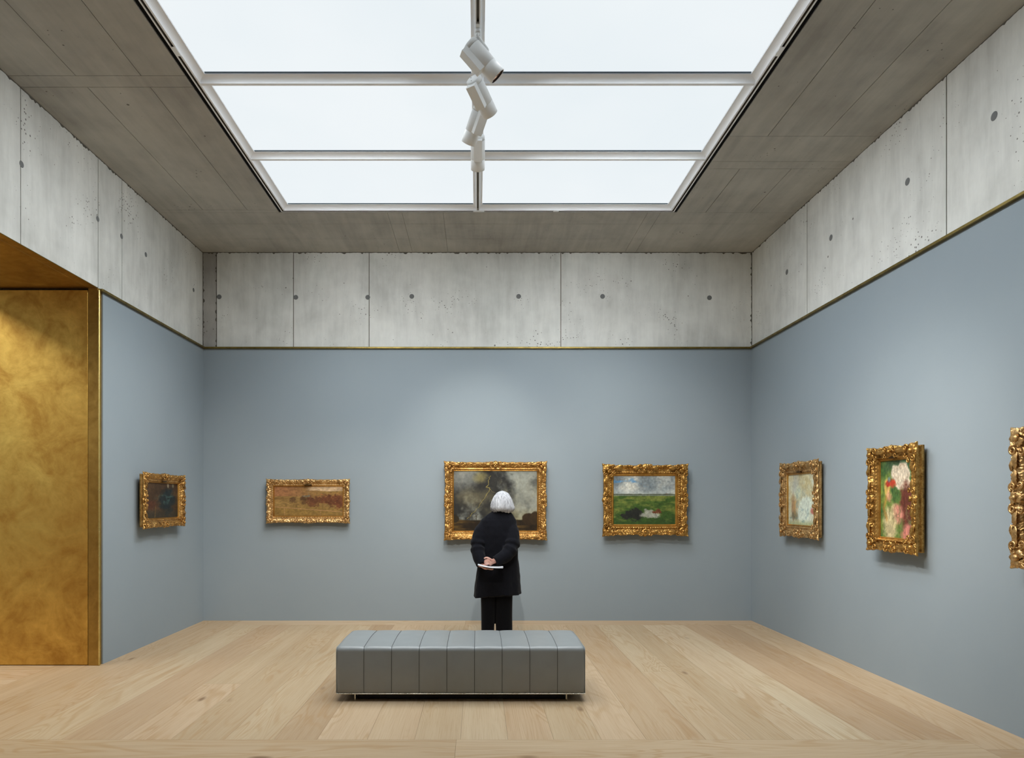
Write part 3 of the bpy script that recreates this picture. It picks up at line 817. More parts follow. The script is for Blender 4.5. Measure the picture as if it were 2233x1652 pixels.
def ornament(kind, bb):
    """corner (pointing up-left, origin at the outer corner) or centre motif, in units of the border bb"""
    bm = bmesh.new()
    if kind == 'corner':
        ellipsoid(bm, (.50 * bb, -.010, -.50 * bb), (.17 * bb, .018, .17 * bb), Matrix.Rotation(PI / 4, 3, 'Y'))
        for k in range(5):
            leaf(bm, (.50 * bb, -.50 * bb), .002, PI * .75 + (k - 2) * .40, (.40 if k % 2 else .50) * bb, .15 * bb)
        for k in (-1, 0, 1):
            leaf(bm, (.55 * bb, -.55 * bb), .002, -PI * .25 + k * .5, .36 * bb, .12 * bb)
        for q in (0, 1):
            X = lambda a, b: (a * bb, -b * bb) if q == 0 else (b * bb, -a * bb)
            hd = -1 if q == 0 else 1
            scroll(bm, X(1.05, .30), -.006, *((-1, .3) if q == 0 else (-.3, 1)), .24 * bb, 1.4, hd, .065 * bb)
            scroll(bm, X(1.15, .78), -.003, *((-1, -.4) if q == 0 else (.4, 1)), .18 * bb, 1.2, -hd, .055 * bb)
            leaf(bm, X(1.12, .40), 0, 0 if q == 0 else -PI / 2, .85 * bb, .17 * bb); leaf(bm, X(1.5, .22), 0, .12 if q == 0 else -PI / 2 - .12, .55 * bb, .11 * bb)
    else:   # centre of the top side, origin at the outer edge
        ellipsoid(bm, (0, -.010, -.42 * bb), (.16 * bb, .018, .13 * bb))
        for k in range(5):
            leaf(bm, (0, -.42 * bb), .002, PI / 2 + (k - 2) * .42, (.34 if k % 2 else .42) * bb, .13 * bb)
        for k in (-1, 0, 1): leaf(bm, (0, -.45 * bb), .002, -PI / 2 + k * .6, .34 * bb, .11 * bb)
        for s in (-1, 1):
            scroll(bm, (s * .52 * bb, -.26 * bb), -.006, -s, .4, .22 * bb, 1.35, -s, .06 * bb)
            scroll(bm, (s * .60 * bb, -.68 * bb), -.003, -s, -.4, .16 * bb, 1.2, s, .05 * bb)
            leaf(bm, (s * .60 * bb, -.40 * bb), 0, 0 if s > 0 else PI, .70 * bb, .15 * bb)
    return bm
def canvas_mesh(w, h, img, name, m, parent, y):
    ny, nx = img.shape[:2]
    X, Z = np.meshgrid(np.linspace(-w / 2, w / 2, nx), np.linspace(h / 2, -h / 2, ny))
    V = np.stack([X, np.full_like(X, -y), Z], -1).reshape(-1, 3)
    idx = np.arange(nx * ny).reshape(ny, nx)
    Fc = np.stack([idx[1:, :-1], idx[1:, 1:], idx[:-1, 1:], idx[:-1, :-1]], -1).reshape(-1, 4)
    me = bpy.data.meshes.new(name); me.from_pydata(V.tolist(), [], Fc.tolist())
    at = me.color_attributes.new('pigment', 'FLOAT_COLOR', 'POINT')
    c = np.clip(img, 0, 1); lin = np.where(c <= .04045, c / 12.92, ((c + .055) / 1.055) ** 2.4)
    at.data.foreach_set('color', np.concatenate([lin, np.ones(lin.shape[:2] + (1,))], -1).astype(np.float32).reshape(-1))
    o = link(name, me, m, parent)
    # stretcher depth behind the paint
    return o

def painting(loc, rot, w, h, b, dep, back, style, gilt, img, label, seed, slip=.012, plate=False, orn=1.0, tilt=0):
    root = tag(empty('framed_painting', loc, (0, 0, rot)), label, 'painting', 'gilt-framed paintings on the gallery walls')
    v, f = frame_mesh(w, h, b, dep, back, style, seed)
    me = bpy.data.meshes.new('frame'); me.from_pydata(v, [], f)
    bm = bmesh.new(); bm.from_mesh(me); bmesh.ops.recalc_face_normals(bm, faces=bm.faces[:]); bm.to_mesh(me); bm.free()
    me.polygons.foreach_set('use_smooth', [True] * len(me.polygons))
    link('frame', me, M[gilt], root)
    cw, ch = w - 2 * b - 2 * slip, h - 2 * b - 2 * slip
    cy = back + (dep - back) * .30
    c = canvas_mesh(cw + .01, ch + .01, img, 'canvas', M['canvas'], root, cy)
    # gilded slip between frame and canvas
    bm = bmesh.new(); o0 = (w / 2 - b + .006, h / 2 - b + .006); i0 = (cw / 2, ch / 2)
    for y, sc in ((cy + .010, 0), (cy + .012, .6), (cy + .001, 1)):
        pass
    ringv = []
    for a, y in ((0, cy + .012), (.55, cy + .014), (1, cy + .0015)):
        X = o0[0] + (i0[0] - o0[0]) * a; Z = o0[1] + (i0[1] - o0[1]) * a
        ringv.append([bm.verts.new(p) for p in ((-X, -y, Z), (X, -y, Z), (X, -y, -Z), (-X, -y, -Z))])
    for a, q in zip(ringv, ringv[1:]):
        for k in range(4): bm.faces.new((a[k], q[k], q[(k + 1) % 4], a[(k + 1) % 4]))
    obj('slip', bm, M['slip'], root)
    obj('backing_board', boxbm((-w / 2 + b * .6, -cy + .002, -h / 2 + b * .6), (w / 2 - b * .6, -back, h / 2 - b * .6)), M['plate'], root)
    # carved ornaments applied at corners and centres
    if orn:
        bb = b * orn
        front = back + (dep - back) * (.95 if style == 'scoop' else .97)
        cm = ornament('corner', bb); me = bpy.data.meshes.new('corner_ornament'); bmesh.ops.recalc_face_normals(cm, faces=cm.faces[:]); cm.to_mesh(me); cm.free()
        me.materials.append(M[gilt]); me.polygons.foreach_set('use_smooth', [True] * len(me.polygons))
        e = .06 * b
        for sx, sz in ((1, 1), (-1, 1), (1, -1), (-1, -1)):
            o = bpy.data.objects.new('corner_ornament', me); COL.objects.link(o); o.parent = root
            o.location = (-sx * (w / 2 + e), -front, sz * (h / 2 + e)); o.scale = (sx, 1, sz)
        cm = ornament('centre', bb); me = bpy.data.meshes.new('centre_ornament'); bmesh.ops.recalc_face_normals(cm, faces=cm.faces[:]); cm.to_mesh(me); cm.free()
        me.materials.append(M[gilt]); me.polygons.foreach_set('use_smooth', [True] * len(me.polygons))
        for ang, lx, lz in ((0, 0, h / 2), (PI / 2, w / 2, 0), (PI, 0, -h / 2), (-PI / 2, -w / 2, 0)):
            o = bpy.data.objects.new('centre_ornament', me); COL.objects.link(o); o.parent = root
            k = 1 + e / max(abs(lx), abs(lz)); o.location = (lx * k, -front, lz * k); o.rotation_euler = (0, ang, 0)
    if plate:
        obj('nameplate', boxbm((-.045, -(back + (dep - back) * .80), h / 2 - b * .93), (.045, -(back + (dep - back) * .5), h / 2 - b * .76), .001, 1), M['plate'], root)
    for s in (-1, 1):
        obj('wall_hook', boxbm((s * w * .3 - .012, -back - .004, h * .22), (s * w * .3 + .012, .002, h * .22 + .02)), M['steel'], root)
    return root

def C(*a): return np.array(a) / 255.
def mixc(a, b, f): return a * (1 - f[..., None]) + b * f[..., None]
def grid(h, w): return np.meshgrid(np.linspace(0, 1, w), np.linspace(0, 1, h))
def blob(U, V, x, y, rx, ry, soft=.25, n=None, k=0):
    d = np.hypot((U - x) / rx, (V - y) / ry)
    if n is not None: d = d + (n - .5) * k
    return np.clip((1 - d) / soft + .5, 0, 1)
def line(U, V, pts, wd):
    m = np.zeros_like(U)
    for (x0, y0), (x1, y1) in zip(pts, pts[1:]):
        dx, dy = x1 - x0, y1 - y0; L = dx * dx + dy * dy
        t = np.clip(((U - x0) * dx + (V - y0) * dy) / L, 0, 1)
        d = np.hypot(U - x0 - t * dx, (V - y0 - t * dy) * .72)
        m = np.maximum(m, np.clip(1.5 - d / wd, 0, 1))
    return m

def brush(I, seed, k=.22):
    h, w = I.shape[:2]
    a = fbm(h, w, 26, 34, seed, 3, .7); c = fbm(h, w, 12, 40, seed + 3, 3)
    return np.clip(I * (1 + k * 2 * (a - .5))[..., None] + (c - .5)[..., None] * np.array([.05, .04, .02]), 0, 1)
def art_storm(h=230, w=320):
    U, V = grid(h, w); n = fbm(h, w, 4, 5, 3, 6); n2 = fbm(h, w, 7, 9, 40, 5); n3 = fbm(h, w, 3, 4, 77, 5)
    I = mixc(C(38, 38, 36), C(140, 143, 134), np.clip((n - .42) * 4.6 + (U - .5) * .6, 0, 1))
    I = mixc(I, C(172, 160, 116), np.clip((n3 - .52) * 4, 0, 1) * np.clip(1.2 - 2.2 * np.hypot(U - .8, V - .55), 0, 1))
    I = mixc(I, C(150, 152, 140), blob(U, V, .9, .45, .22, .26, 1., n2, 1.4) * .8)
    I = mixc(I, C(130, 132, 126), blob(U, V, .08, .12, .2, .2, 1., n2, 1.2) * .8)
    I = mixc(I, C(152, 140, 88), blob(U, V, .33, .12, .07, .09, 1., n2, 1.2) * .7)
    I = mixc(I, C(112, 104, 78), blob(U, V, .25, .45, .2, .16, 1., n2, 1.2) * .6)
    I = mixc(I, C(160, 152, 112), np.clip((V - .60) * 4, 0, 1) * np.clip((U - .35) * 2.2, 0, .75))
    hz = .80 + .025 * fbm(h, w, 1, 6, 9)[0:1] - .0
    gnd = np.clip((V - hz) * 60, 0, 1)
    g = mixc(C(34, 24, 10), C(92, 70, 30), np.clip((fbm(h, w, 14, 3, 21) - .5) * 4 + .3 * (U - .4), 0, 1))
    I = mixc(I, C(0, 0, 0) + 0, gnd * 0)
    I = I * (1 - gnd[..., None]) + g * gnd[..., None]
    I = mixc(I, C(46, 32, 14), blob(U, V, .90, .80, .08, .10, .15, n2, .6)); I = mixc(I, C(52, 38, 18), blob(U, V, .97, .78, .06, .11, .2, n2, .8)); I = mixc(I, C(40, 32, 16), blob(U, V, .02, .80, .05, .06, .2, n2, .8))
    U0, V0 = U, V; U = U + .045 * (fbm(h, w, 22, 14, 91, 3) - .5); V = V + .02 * (fbm(h, w, 16, 16, 95, 2) - .5)
    I = mixc(I, C(190, 170, 84), line(U, V, [(.44, .08), (.415, .16), (.425, .23), (.385, .27), (.42, .28), (.44, .31)], .0030) * .7)
    I = mixc(I, C(178, 160, 78), line(U, V, [(.44, .31), (.395, .38), (.37, .46), (.32, .56), (.25, .68), (.16, .80)], .0022) * .75)
    I = mixc(I, C(196, 182, 120), line(U, V, [(.44, .31), (.47, .35), (.50, .36)], .0022) * .4)
    U, V = U0, V0
    for mx, sz in ((.19, .8), (.27, 1.)):
        I = mixc(I, C(56, 46, 32), line(U, V, [(mx, .82), (mx, .82 - .07 * sz)], .0045 * sz)); I = mixc(I, C(66, 56, 42), line(U, V, [(mx - .022 * sz, .775), (mx + .022 * sz, .725)], .0022)); I = mixc(I, C(66, 56, 42), line(U, V, [(mx - .018 * sz, .722), (mx + .018 * sz, .778)], .0022))
    return I
def art_field(h=120, w=200):
    U, V = grid(h, w); n = fbm(h, w, 5, 6, 5); n2 = fbm(h, w, 9, 14, 8)
    I = mixc(C(128, 98, 54), C(150, 120, 70), n)
    hill = .30 - .22 * np.clip(1 - U * 2.2, 0, 1) + .05 * fbm(h, w, 1, 5, 33)[0:1]
    far = np.clip((.34 + .02 * n - V) * 40, 0, 1)
    I = mixc(I, C(150, 104, 68) + 0, far * np.clip(1.25 - U * 1.7, 0, 1))
    I = mixc(I, C(140, 108, 58), far * np.clip(U * 1.8 - .7, 0, 1))
    I = mixc(I, C(198, 168, 132), np.clip((hill - .19 - V + .05 * U) * 40, 0, 1) * np.clip((U - .45) * 12, 0, 1))
    I = mixc(I, C(104, 76, 42), np.clip(1 - np.abs(V - .40 - .03 * n) * 22, 0, 1) * .5 * np.clip(1.4 - U * 2, 0, 1))
    I = mixc(I, C(134, 106, 52), np.clip((V - .62) * 6, 0, 1) * .6)
    # reddish thicket to the right, loose scrub toward the middle
    n4 = fbm(h, w, 22, 36, 64, 4, .7)
    for x, y, rx, ry, c in ((.44, .46, .06, .14, (84, 58, 36)), (.56, .52, .09, .15, (98, 58, 38)), (.66, .44, .07, .10, (96, 60, 38)), (.76, .46, .08, .15, (104, 60, 38)), (.85, .50, .09, .19, (96, 56, 34)),
                            (.95, .52, .08, .21, (104, 58, 36)), (.27, .46, .04, .08, (84, 60, 40))):
        I = mixc(I, C(*c), blob(U, V, x, y, rx, ry, .6, n4, 2.2) * .85)
    I = mixc(I, C(170, 92, 58), np.clip((n4 - .62) * 10, 0, .8) * blob(U, V, .8, .32, .24, .10, .6)); I = mixc(I, C(92, 104, 108), np.clip((n2 - .66) * 10, 0, .6) * blob(U, V, .47, .28, .08, .08, .6))
    I = mixc(I, C(176, 132, 92), line(U, V, [(0, .69), (1, .86)], .006)); I = mixc(I, C(164, 124, 80), line(U, V, [(.15, .73), (.15, 1)], .005)); I = mixc(I, C(150, 116, 74), line(U, V, [(.67, .82), (.67, 1)], .005))
    return I * (.92 + .16 * n2[..., None])
def art_meadow(h=160, w=200):
    U, V = grid(h, w); n = fbm(h, w, 4, 4, 12, 6); n2 = fbm(h, w, 12, 7, 61); n3 = fbm(h, w, 20, 8, 15)
    S = mixc(C(126, 136, 140), C(204, 204, 194), np.clip((n - .36) * 3.2, 0, 1))
    S = mixc(S, C(88, 140, 184), np.clip((fbm(h, w, 9, 5, 91) - .6) * 9, 0, .9) * np.clip(1 - np.abs(V - .12) * 7, 0, 1))
    S = mixc(S, C(176, 184, 180), np.clip((V - .26) * 8, 0, .6))
    G = mixc(C(58, 84, 34), C(112, 122, 56), np.clip((n3 - .35) * 3 - (V - .5) * 1.4, 0, 1))
    G = mixc(G, C(40, 66, 36), np.clip((V - .72) * 3, 0, .7) * n2)
    hz = .405; I = mixc(S, C(0, 0, 0), V * 0); m = np.clip((V - hz) * 90, 0, 1)[..., None]; I = S * (1 - m) + G * m
    tl = np.clip((V - (hz - .03 - .02 * fbm(h, w, 1, 14, 4)[0:1])) * 60, 0, 1) * np.clip((hz + .008 - V) * 60, 0, 1)
    I = mixc(I, C(84, 92, 74), tl)
    I = mixc(I, C(178, 104, 76), tl * np.clip((n2 - .58) * 14, 0, 1) * (U > .5))
    # dark bush, pale boulder and rust coloured shrub in the grass
    n4 = fbm(h, w, 16, 18, 88, 4, .7)
    I = mixc(I, C(36, 38, 34), np.maximum(blob(U, V, .31, .80, .17, .10, .35, n4, 1.7), blob(U, V, .36, .72, .08, .08, .4, n4, 1.6)))
    I = mixc(I, C(150, 152, 138), np.maximum(blob(U, V, .62, .81, .16, .055, .35, n4, 1.6), blob(U, V, .57, .75, .08, .07, .4, n4, 1.6)))
    I = mixc(I, C(104, 60, 36), blob(U, V, .72, .74, .07, .05, .4, n4, 1.6)); I = mixc(I, C(196, 198, 184), np.clip((n4 - .56) * 9, 0, .7) * blob(U, V, .60, .79, .14, .06, .5))
    return I
def art_interior(h=130, w=150):
    U, V = grid(h, w); n = fbm(h, w, 5, 5, 70); n2 = fbm(h, w, 9, 9, 71)
    I = mixc(C(58, 42, 28), C(84, 62, 42), np.clip((n - .3) * 2.2, 0, 1))
    I = mixc(I, C(92, 52, 36), blob(U, V, .15, .62, .16, .12, .9, n2, .8) * .7); I = mixc(I, C(50, 48, 38), np.clip((V - .72) * 5, 0, .7))
    I = mixc(I, C(30, 40, 42), blob(U, V, .66, .50, .24, .34, .6, n2, 1.2)); I = mixc(I, C(60, 88, 84), np.clip((n2 - .55) * 7, 0, .6) * blob(U, V, .62, .46, .32, .14, .6))
    I = mixc(I, C(150, 142, 120), blob(U, V, .68, .06, .025, .07, .5) * .8); I = mixc(I, C(118, 116, 92), blob(U, V, .84, .06, .025, .07, .5) * .8); I = mixc(I, C(110, 84, 46), line(U, V, [(.30, .64), (.28, 1)], .008) * .8)
    return I
def art_pale(h=170, w=130):
    U, V = grid(h, w); n = fbm(h, w, 6, 5, 50, 5); n2 = fbm(h, w, 10, 16, 52)
    I = mixc(C(196, 184, 140), C(206, 212, 196), np.clip((n - .3) * 2.2, 0, 1))
    I = mixc(I, C(172, 178, 178), blob(U, V, .3, .2, .12, .3, 1., n2, 1.) * .6)
    I = mixc(I, C(150, 112, 84), blob(U, V, .20, .68, .07, .28, .5, n2, .7) * .7); I = mixc(I, C(112, 108, 84), blob(U, V, .25, .82, .14, .08, .7, n2, .9) * .8)
    I = mixc(I, C(196, 158, 104), blob(U, V, .30, .6, .1, .18, .8, n2, .9) * .7)
    # a pale vase with a loose white drape and soft foliage
    I = mixc(I, C(214, 224, 210), np.maximum(blob(U, V, .60, .74, .22, .30, .4, n2, .6), blob(U, V, .72, .58, .2, .14, .5, n2, .8)))
    I = mixc(I, C(200, 206, 180), blob(U, V, .38, .38, .14, .14, .6, n2, 1.2)); I = mixc(I, C(142, 170, 172), np.clip((n2 - .6) * 8, 0, .5) * blob(U, V, .55, .62, .3, .35, .5))
    I = mixc(I, C(168, 176, 132), np.clip((V - .88) * 9, 0, .8)); I = mixc(I, C(176, 92, 80), blob(U, V, .93, .72, .08, .06, .6, n2, .8) * .8); I = mixc(I, C(118, 146, 140), np.clip((fbm(h, w, 14, 12, 55) - .6) * 8, 0, .7) * (V > .85))
    return I
def art_flowers(h=180, w=130):
    U, V = grid(h, w); n = fbm(h, w, 6, 4, 30, 5); n2 = fbm(h, w, 14, 10, 32)
    I = mixc(C(58, 92, 48), C(124, 138, 62), np.clip((n - .3) * 2.4 + .3 * (V - .4), 0, 1)); I = mixc(I, C(56, 78, 66), blob(U, V, .55, .06, .4, .1, 1., n2, 1.) * .7)
    # generic bouquet: cream peonies above, poppies left, russet foliage and rose cloth below
    for x, y, r in ((.50, .17, .16), (.68, .12, .15), (.78, .20, .13), (.62, .27, .17), (.80, .32, .14)):
        I = mixc(I, C(206, 192, 170), blob(U, V, x, y, r, r * .62, .35, n2, .7)); I = mixc(I, C(168, 146, 122), np.clip(1 - np.abs(np.hypot(U - x, (V - y) * 1.5) - r * .55) * 40, 0, .6) * (n2 > .48))
    I = mixc(I, C(188, 160, 84), blob(U, V, .22, .36, .10, .12, .5, n2, .7)); I = mixc(I, C(176, 62, 40), blob(U, V, .38, .30, .08, .05, .6, n2, 1.8)); I = mixc(I, C(168, 54, 40), blob(U, V, .25, .30, .06, .04, .6, n2, 1.8)); I = mixc(I, C(92, 132, 160), blob(U, V, .27, .25, .04, .03, .8, n2, 1.6) * .6)
    I = mixc(I, C(200, 150, 112), blob(U, V, .26, .47, .09, .08, .7, n2, 1.6))
    I = mixc(I, C(96, 50, 38), blob(U, V, .80, .60, .20, .28, .5, n2, 1.)); I = mixc(I, C(196, 130, 112), blob(U, V, .52, .70, .18, .12, .5, n2, .7)); I = mixc(I, C(190, 120, 106), blob(U, V, .88, .95, .22, .14, .5, n2, .7))
    I = mixc(I, C(190, 176, 132), blob(U, V, .30, .82, .2, .22, .6, n2, 1.)); I = mixc(I, C(120, 110, 74), np.clip((n2 - .58) * 8, 0, .5) * (V > .6)); I = mixc(I, C(178, 130, 62), line(U, V, [(.18, .5), (.1, .62), (.2, .75)], .03) * .6)
    return I
def art_brown(h=150, w=110):
    U, V = grid(h, w); n = fbm(h, w, 6, 4, 130, 5); return mixc(C(92, 62, 44), C(150, 112, 78), np.clip((n - .3) * 2.2, 0, 1))

BW = D - LIN                  # painted far wall
def on_back(x0, x1, y0, y1, dep):
    yd = BW - dep * .8; k = yd / F
    return ((x0 + x1) / 2 - CX) * k, EYE + (CY - (y0 + y1) / 2) * k, (x1 - x0) * k, (y1 - y0) * k
cx, cz, w, h = on_back(582, 762, 1045, 1139.5, .09)
painting((cx, BW, cz), 0, w, h, .083, .095, .03, 'ogee', 'gilt_pale', brush(art_field(), 1), 'wide low gilt-framed ochre and brown painting, first one left on the far wall', 21, .006, True, .9)
cx, cz, w, h = on_back(970, 1191, 1007, 1176, .11)
painting((cx, BW, cz), 0, w, h, .105, .12, .03, 'ogee', 'gilt', brush(art_storm(), 2, .12), 'gilt-framed stormy sky painting with a lightning bolt, in front of the standing visitor', 22, .008, False, .95)
cx, cz, w, h = on_back(1315, 1498, 1013, 1167, .11)
painting((cx, BW, cz), 0, w, h, .118, .12, .03, 'scoop', 'gilt_deep', brush(art_meadow(), 3), 'ornate gilt-framed painting of a green meadow under clouds, right of the visitor', 23, .022, False, 1.05)
# side walls
LX = XL + LIN; RX = XR - LIN
painting((LX, 7.42, 1.515), PI / 2, .95, .565, .092, .11, .05, 'ogee', 'gilt', brush(art_interior(), 4), 'small dark brown painting in a gilt frame, alone on the wall beside the brass doorway', 24, .006, True, .9)
painting((RX, 7.27, 1.525), -PI / 2, .84, .79, .12, .085, .025, 'ogee', 'gilt_pale', brush(art_pale(), 5, .16), 'gilt-framed pale cream and mint painting on the right wall, nearest the corner', 25, .008, True, .95)
painting((RX, 5.595, 1.524), -PI / 2, .655, .855, .105, .11, .032, 'scoop', 'gilt_deep', brush(art_flowers(), 6, .3), 'upright gilt-framed painting of greens and pinks on the right wall, pierced scroll corners', 26, .008, True, 1.1)
painting((RX, 3.98, 1.525), -PI / 2, .70, .86, .12, .11, .03, 'ogee', 'gilt_pale', art_brown(), 'pale carved gilt frame on the right wall, the one farthest from the corner', 27, .008, False, 1.1)

# ------------------------------------------------------------------ the visitor, seen from behind
PX, PY = fx(1086, 7.3), 7.3
def person():
    root = tag(empty('person', (PX, PY, 0)), 'white-haired person in a dark coat standing with hands clasped behind, facing the stormy painting', 'person')
    HC = Vector((.040, .012, 1.475))          # head centre
    # --- body: trunk, head and limbs fused into one surface
    bm = bmesh.new()
    P = lambda *a: smooth_path(a, 4)
    def limb(pts, rad, n=14):
        q = smooth_path(pts, 4); tube(bm, q, lerp_list(rad, len(q)), n)
    for z0, z1 in ((0, 0),):
        rings = []
        for z, rx, ry, x, y in ((.78, .10, .07, -.02, 0), (.82, .155, .105, -.02, 0), (.90, .16, .115, -.015, -.005), (1.02, .135, .10, 0, 0), (1.15, .145, .105, 0, 0), (1.25, .160, .105, 0, -.005), (1.30, .130, .085, .0, -.005), (1.35, .065, .055, .015, 0)):
            rings.append([bm.verts.new((x + rx * math.cos(2 * PI * k / 24), y + ry * math.sin(2 * PI * k / 24), z)) for k in range(24)])
        for a, b in zip(rings, rings[1:]):
            for k in range(24): bm.faces.new((a[k], a[(k + 1) % 24], b[(k + 1) % 24], b[k]))
        bm.faces.new(rings[0][::-1]); bm.faces.new(rings[-1])
    limb([(.015, -.005, 1.30), (.025, 0, 1.36), (.036, .012, 1.42)], [.062, .052, .052])
    ellipsoid(bm, HC + Vector((0, .0, .02)), (.074, .092, .098), None, 24, 18)
    ellipsoid(bm, HC + Vector((0, .030, -.045)), (.056, .064, .066), None, 20, 14)       # jaw
    ellipsoid(bm, HC + Vector((0, .080, -.088)), (.020, .018, .016))                    # chin
    tube(bm, [HC + Vector((0, .084, .018)), HC + Vector((0, .100, -.012)), HC + Vector((0, .110, -.032))], [.008, .011, .014], 10)   # nose
    for s in (-1, 1):
        ellipsoid(bm, HC + Vector((s * .030, .080, .022)), (.022, .012, .009))           # brow
        ellipsoid(bm, HC + Vector((s * .040, .066, -.025)), (.022, .022, .018))          # cheek
        ellipsoid(bm, HC + Vector((s * .075, .0, -.008)), (.010, .020, .030))            # ear
        ellipsoid(bm, HC + Vector((s * .030, .081, .002)), (.013, .010, .009))           # eyelids
    ellipsoid(bm, HC + Vector((0, .091, -.056)), (.023, .010, .006)); ellipsoid(bm, HC + Vector((0, .089, -.066)), (.020, .010, .007))
    # legs
    for hx, kx, ax in ((-.085, -.100, -.102), (.055, .058, .060)):
        limb([(hx, 0, .86), (hx * 1.05, .005, .68), (kx, .01, .46), (ax, -.015, .28), (ax, -.01, .09)], [.088, .075, .053, .052, .036])
        limb([(ax, -.035, .035), (ax, .05, .035), (ax, .15, .028)], [.034, .036, .026])
    ES = {}
    for s, sh, el, wr in ((-1, (-.140, 0, 1.290), (-.225, -.075, 1.045), (-.170, -.190, .835)), (1, (.140, 0, 1.290), (.165, -.115, 1.035), (-.050, -.222, .890))):
        limb([sh, Vector(sh).lerp(Vector(el), .5) + Vector((0, -.0, 0)), el], [.042, .040, .034]); limb([el, Vector(el).lerp(Vector(wr), .4), wr], [.037, .036, .026])
        ES[s] = (sh, el, wr)
    me_body = remeshed(bm, .0065, 3)
    # --- hands: palm plus five separate bent fingers each, fused finely and joined to the wrists
    hb = bmesh.new()
    # right hand: leaves its cuff to the left, thumb raised away from the fingers, fingers closing on the booklet
    wr = Vector(ES[1][2])
    tube(hb, smooth_path([wr + Vector((.03, .004, .012)), wr, wr + Vector((-.022, -.010, -.004)), wr + Vector((-.042, -.020, -.012)), wr + Vector((-.052, -.024, -.015))], 3), lerp_list([.025, .024, .029, .033, .026], 13), 14, True, (.55, 1.05))
    tube(hb, smooth_path([wr + Vector((-.022, -.022, .010)), wr + Vector((-.048, -.034, .030)), wr + Vector((-.076, -.036, .040)), wr + Vector((-.101, -.034, .031))], 3), lerp_list([.0135, .0115, .0098, .0072], 10), 10)
    for k, (dz, L, dy) in enumerate(((.012, 1.0, -.004), (-.0035, 1.08, -.009), (-.0185, 1.0, -.009), (-.032, .80, -.004))):
        b0 = wr + Vector((-.046, -.026 + dy, +.008 + dz)); L *= .80
        tube(hb, smooth_path([b0, b0 + Vector((-.034 * L, -.012, -.004)), b0 + Vector((-.054 * L, -.001, -.009)), b0 + Vector((-.058 * L, .020, -.012))], 3), lerp_list([.0092, .0086, .0080, .0066], 10), 10)
    me_r = remeshed(hb, .0022, 2)
    hb = bmesh.new()
    # left hand: palm up under the booklet, fingers curling round its edge, thumb on top
    wl = Vector(ES[-1][2])
    tube(hb, smooth_path([wl + Vector((-.03, .012, .006)), wl, wl + Vector((.020, -.026, -.008)), wl + Vector((.040, -.054, -.012)), wl + Vector((.056, -.068, -.012))], 3), lerp_list([.025, .024, .029, .034, .026], 13), 14, True, (1.05, .52))
    tube(hb, smooth_path([wl + Vector((.012, -.040, .010)), wl + Vector((.034, -.066, .024)), wl + Vector((.058, -.080, .033)), wl + Vector((.078, -.078, .033))], 3), lerp_list([.0130, .0112, .0098, .0074], 10), 10)
    for k, (dy, L) in enumerate(((-.034, .95), (-.014, 1.05), (.005, 1.0), (.023, .80))):
        b0 = wl + Vector((.050, -.066 + dy, -.012)); L *= .82
        tube(hb, smooth_path([b0, b0 + Vector((.036 * L, -.010, -.006)), b0 + Vector((.060 * L, -.016, -.008)), b0 + Vector((.074 * L, -.018, -.006))], 3), lerp_list([.0092, .0086, .0080, .0066], 10), 10)
    me_l = remeshed(hb, .0022, 2)
    bm = bmesh.new()
    for me in (me_body, me_r, me_l): bm.from_mesh(me)
    # finger nails sit on the tips as slight flats of the same surface
    body = obj('body', bm, M['skin'], root, True); body.name = 'body'
    for s in (-1, 1):
        b = bmesh.new(); ellipsoid(b, HC + Vector((s * .030, .0865, .002)), (.0095, .0065, .006)); obj('eye', b, M['eye'], root, True)
    # --- trousers
    bm = bmesh.new()
    for s, top, rx0, bot, rx1 in ((-1, -.103, .090, -.110, .066), (1, .060, .094, .067, .086)):
        rings = []
        for i in range(16):
            t = i / 15; z = .80 - (.80 - .045) * t
            x = top + (bot - top) * t; rx = rx0 + (rx1 - rx0) * min(1, t * 1.1); ry = .115 + (.085 - .115) * t
            ring = []
            for k in range(28):
                a = 2 * PI * k / 28
                f = 1 + .018 * math.sin(3 * a + 5 * t + s) + .02 * math.sin(a * 2 + 9 * t) * t
                ca, sa = math.cos(a), math.sin(a)
                ring.append(bm.verts.new((x + rx * math.copysign(abs(ca) ** .8, ca) * f, -.005 + ry * math.copysign(abs(sa) ** .85, sa) * f, z)))
            rings.append(ring)
        for a, b in zip(rings, rings[1:]):
            for k in range(28): bm.faces.new((a[k], a[(k + 1) % 28], b[(k + 1) % 28], b[k]))
        bm.faces.new(rings[0]); bm.faces.new(rings[-1][::-1])
    # seat joins both legs
    rings = []
    for z, rx, ry in ((.66, .145, .11), (.72, .175, .125), (.85, .165, .12), (.95, .15, .11)):
        rings.append([bm.verts.new((-.02 + rx * math.cos(2 * PI * k / 28), ry * math.sin(2 * PI * k / 28), z)) for k in range(28)])
    for a, b in zip(rings, rings[1:]):
        for k in range(28): bm.faces.new((a[k], a[(k + 1) % 28], b[(k + 1) % 28], b[k]))
    bm.faces.new(rings[0][::-1]); bm.faces.new(rings[-1])
    me = remeshed(bm, .008, 2); me.polygons.foreach_set('use_smooth', [True] * len(me.polygons)); link('trousers', me, M['trouser'], root)
    # --- shoes
    for ax in (-.102, .060):
        bm = bmesh.new(); secs = []
        for y, hw, ht in ((-.085, .022, .05), (-.075, .034, .062), (-.03, .036, .066), (.03, .036, .058), (.09, .044, .046), (.14, .040, .036), (.170, .024, .026), (.180, .010, .016)):
            secs.append([bm.verts.new((ax + hw * math.cos(PI * k / 10), y, .003 + ht * math.sin(PI * k / 10) ** .7)) for k in range(11)])
        for a, b in zip(secs, secs[1:]):
            for k in range(10): bm.faces.new((a[k], a[k + 1], b[k + 1], b[k]))
            bm.faces.new((a[10], a[0], b[0], b[10]))
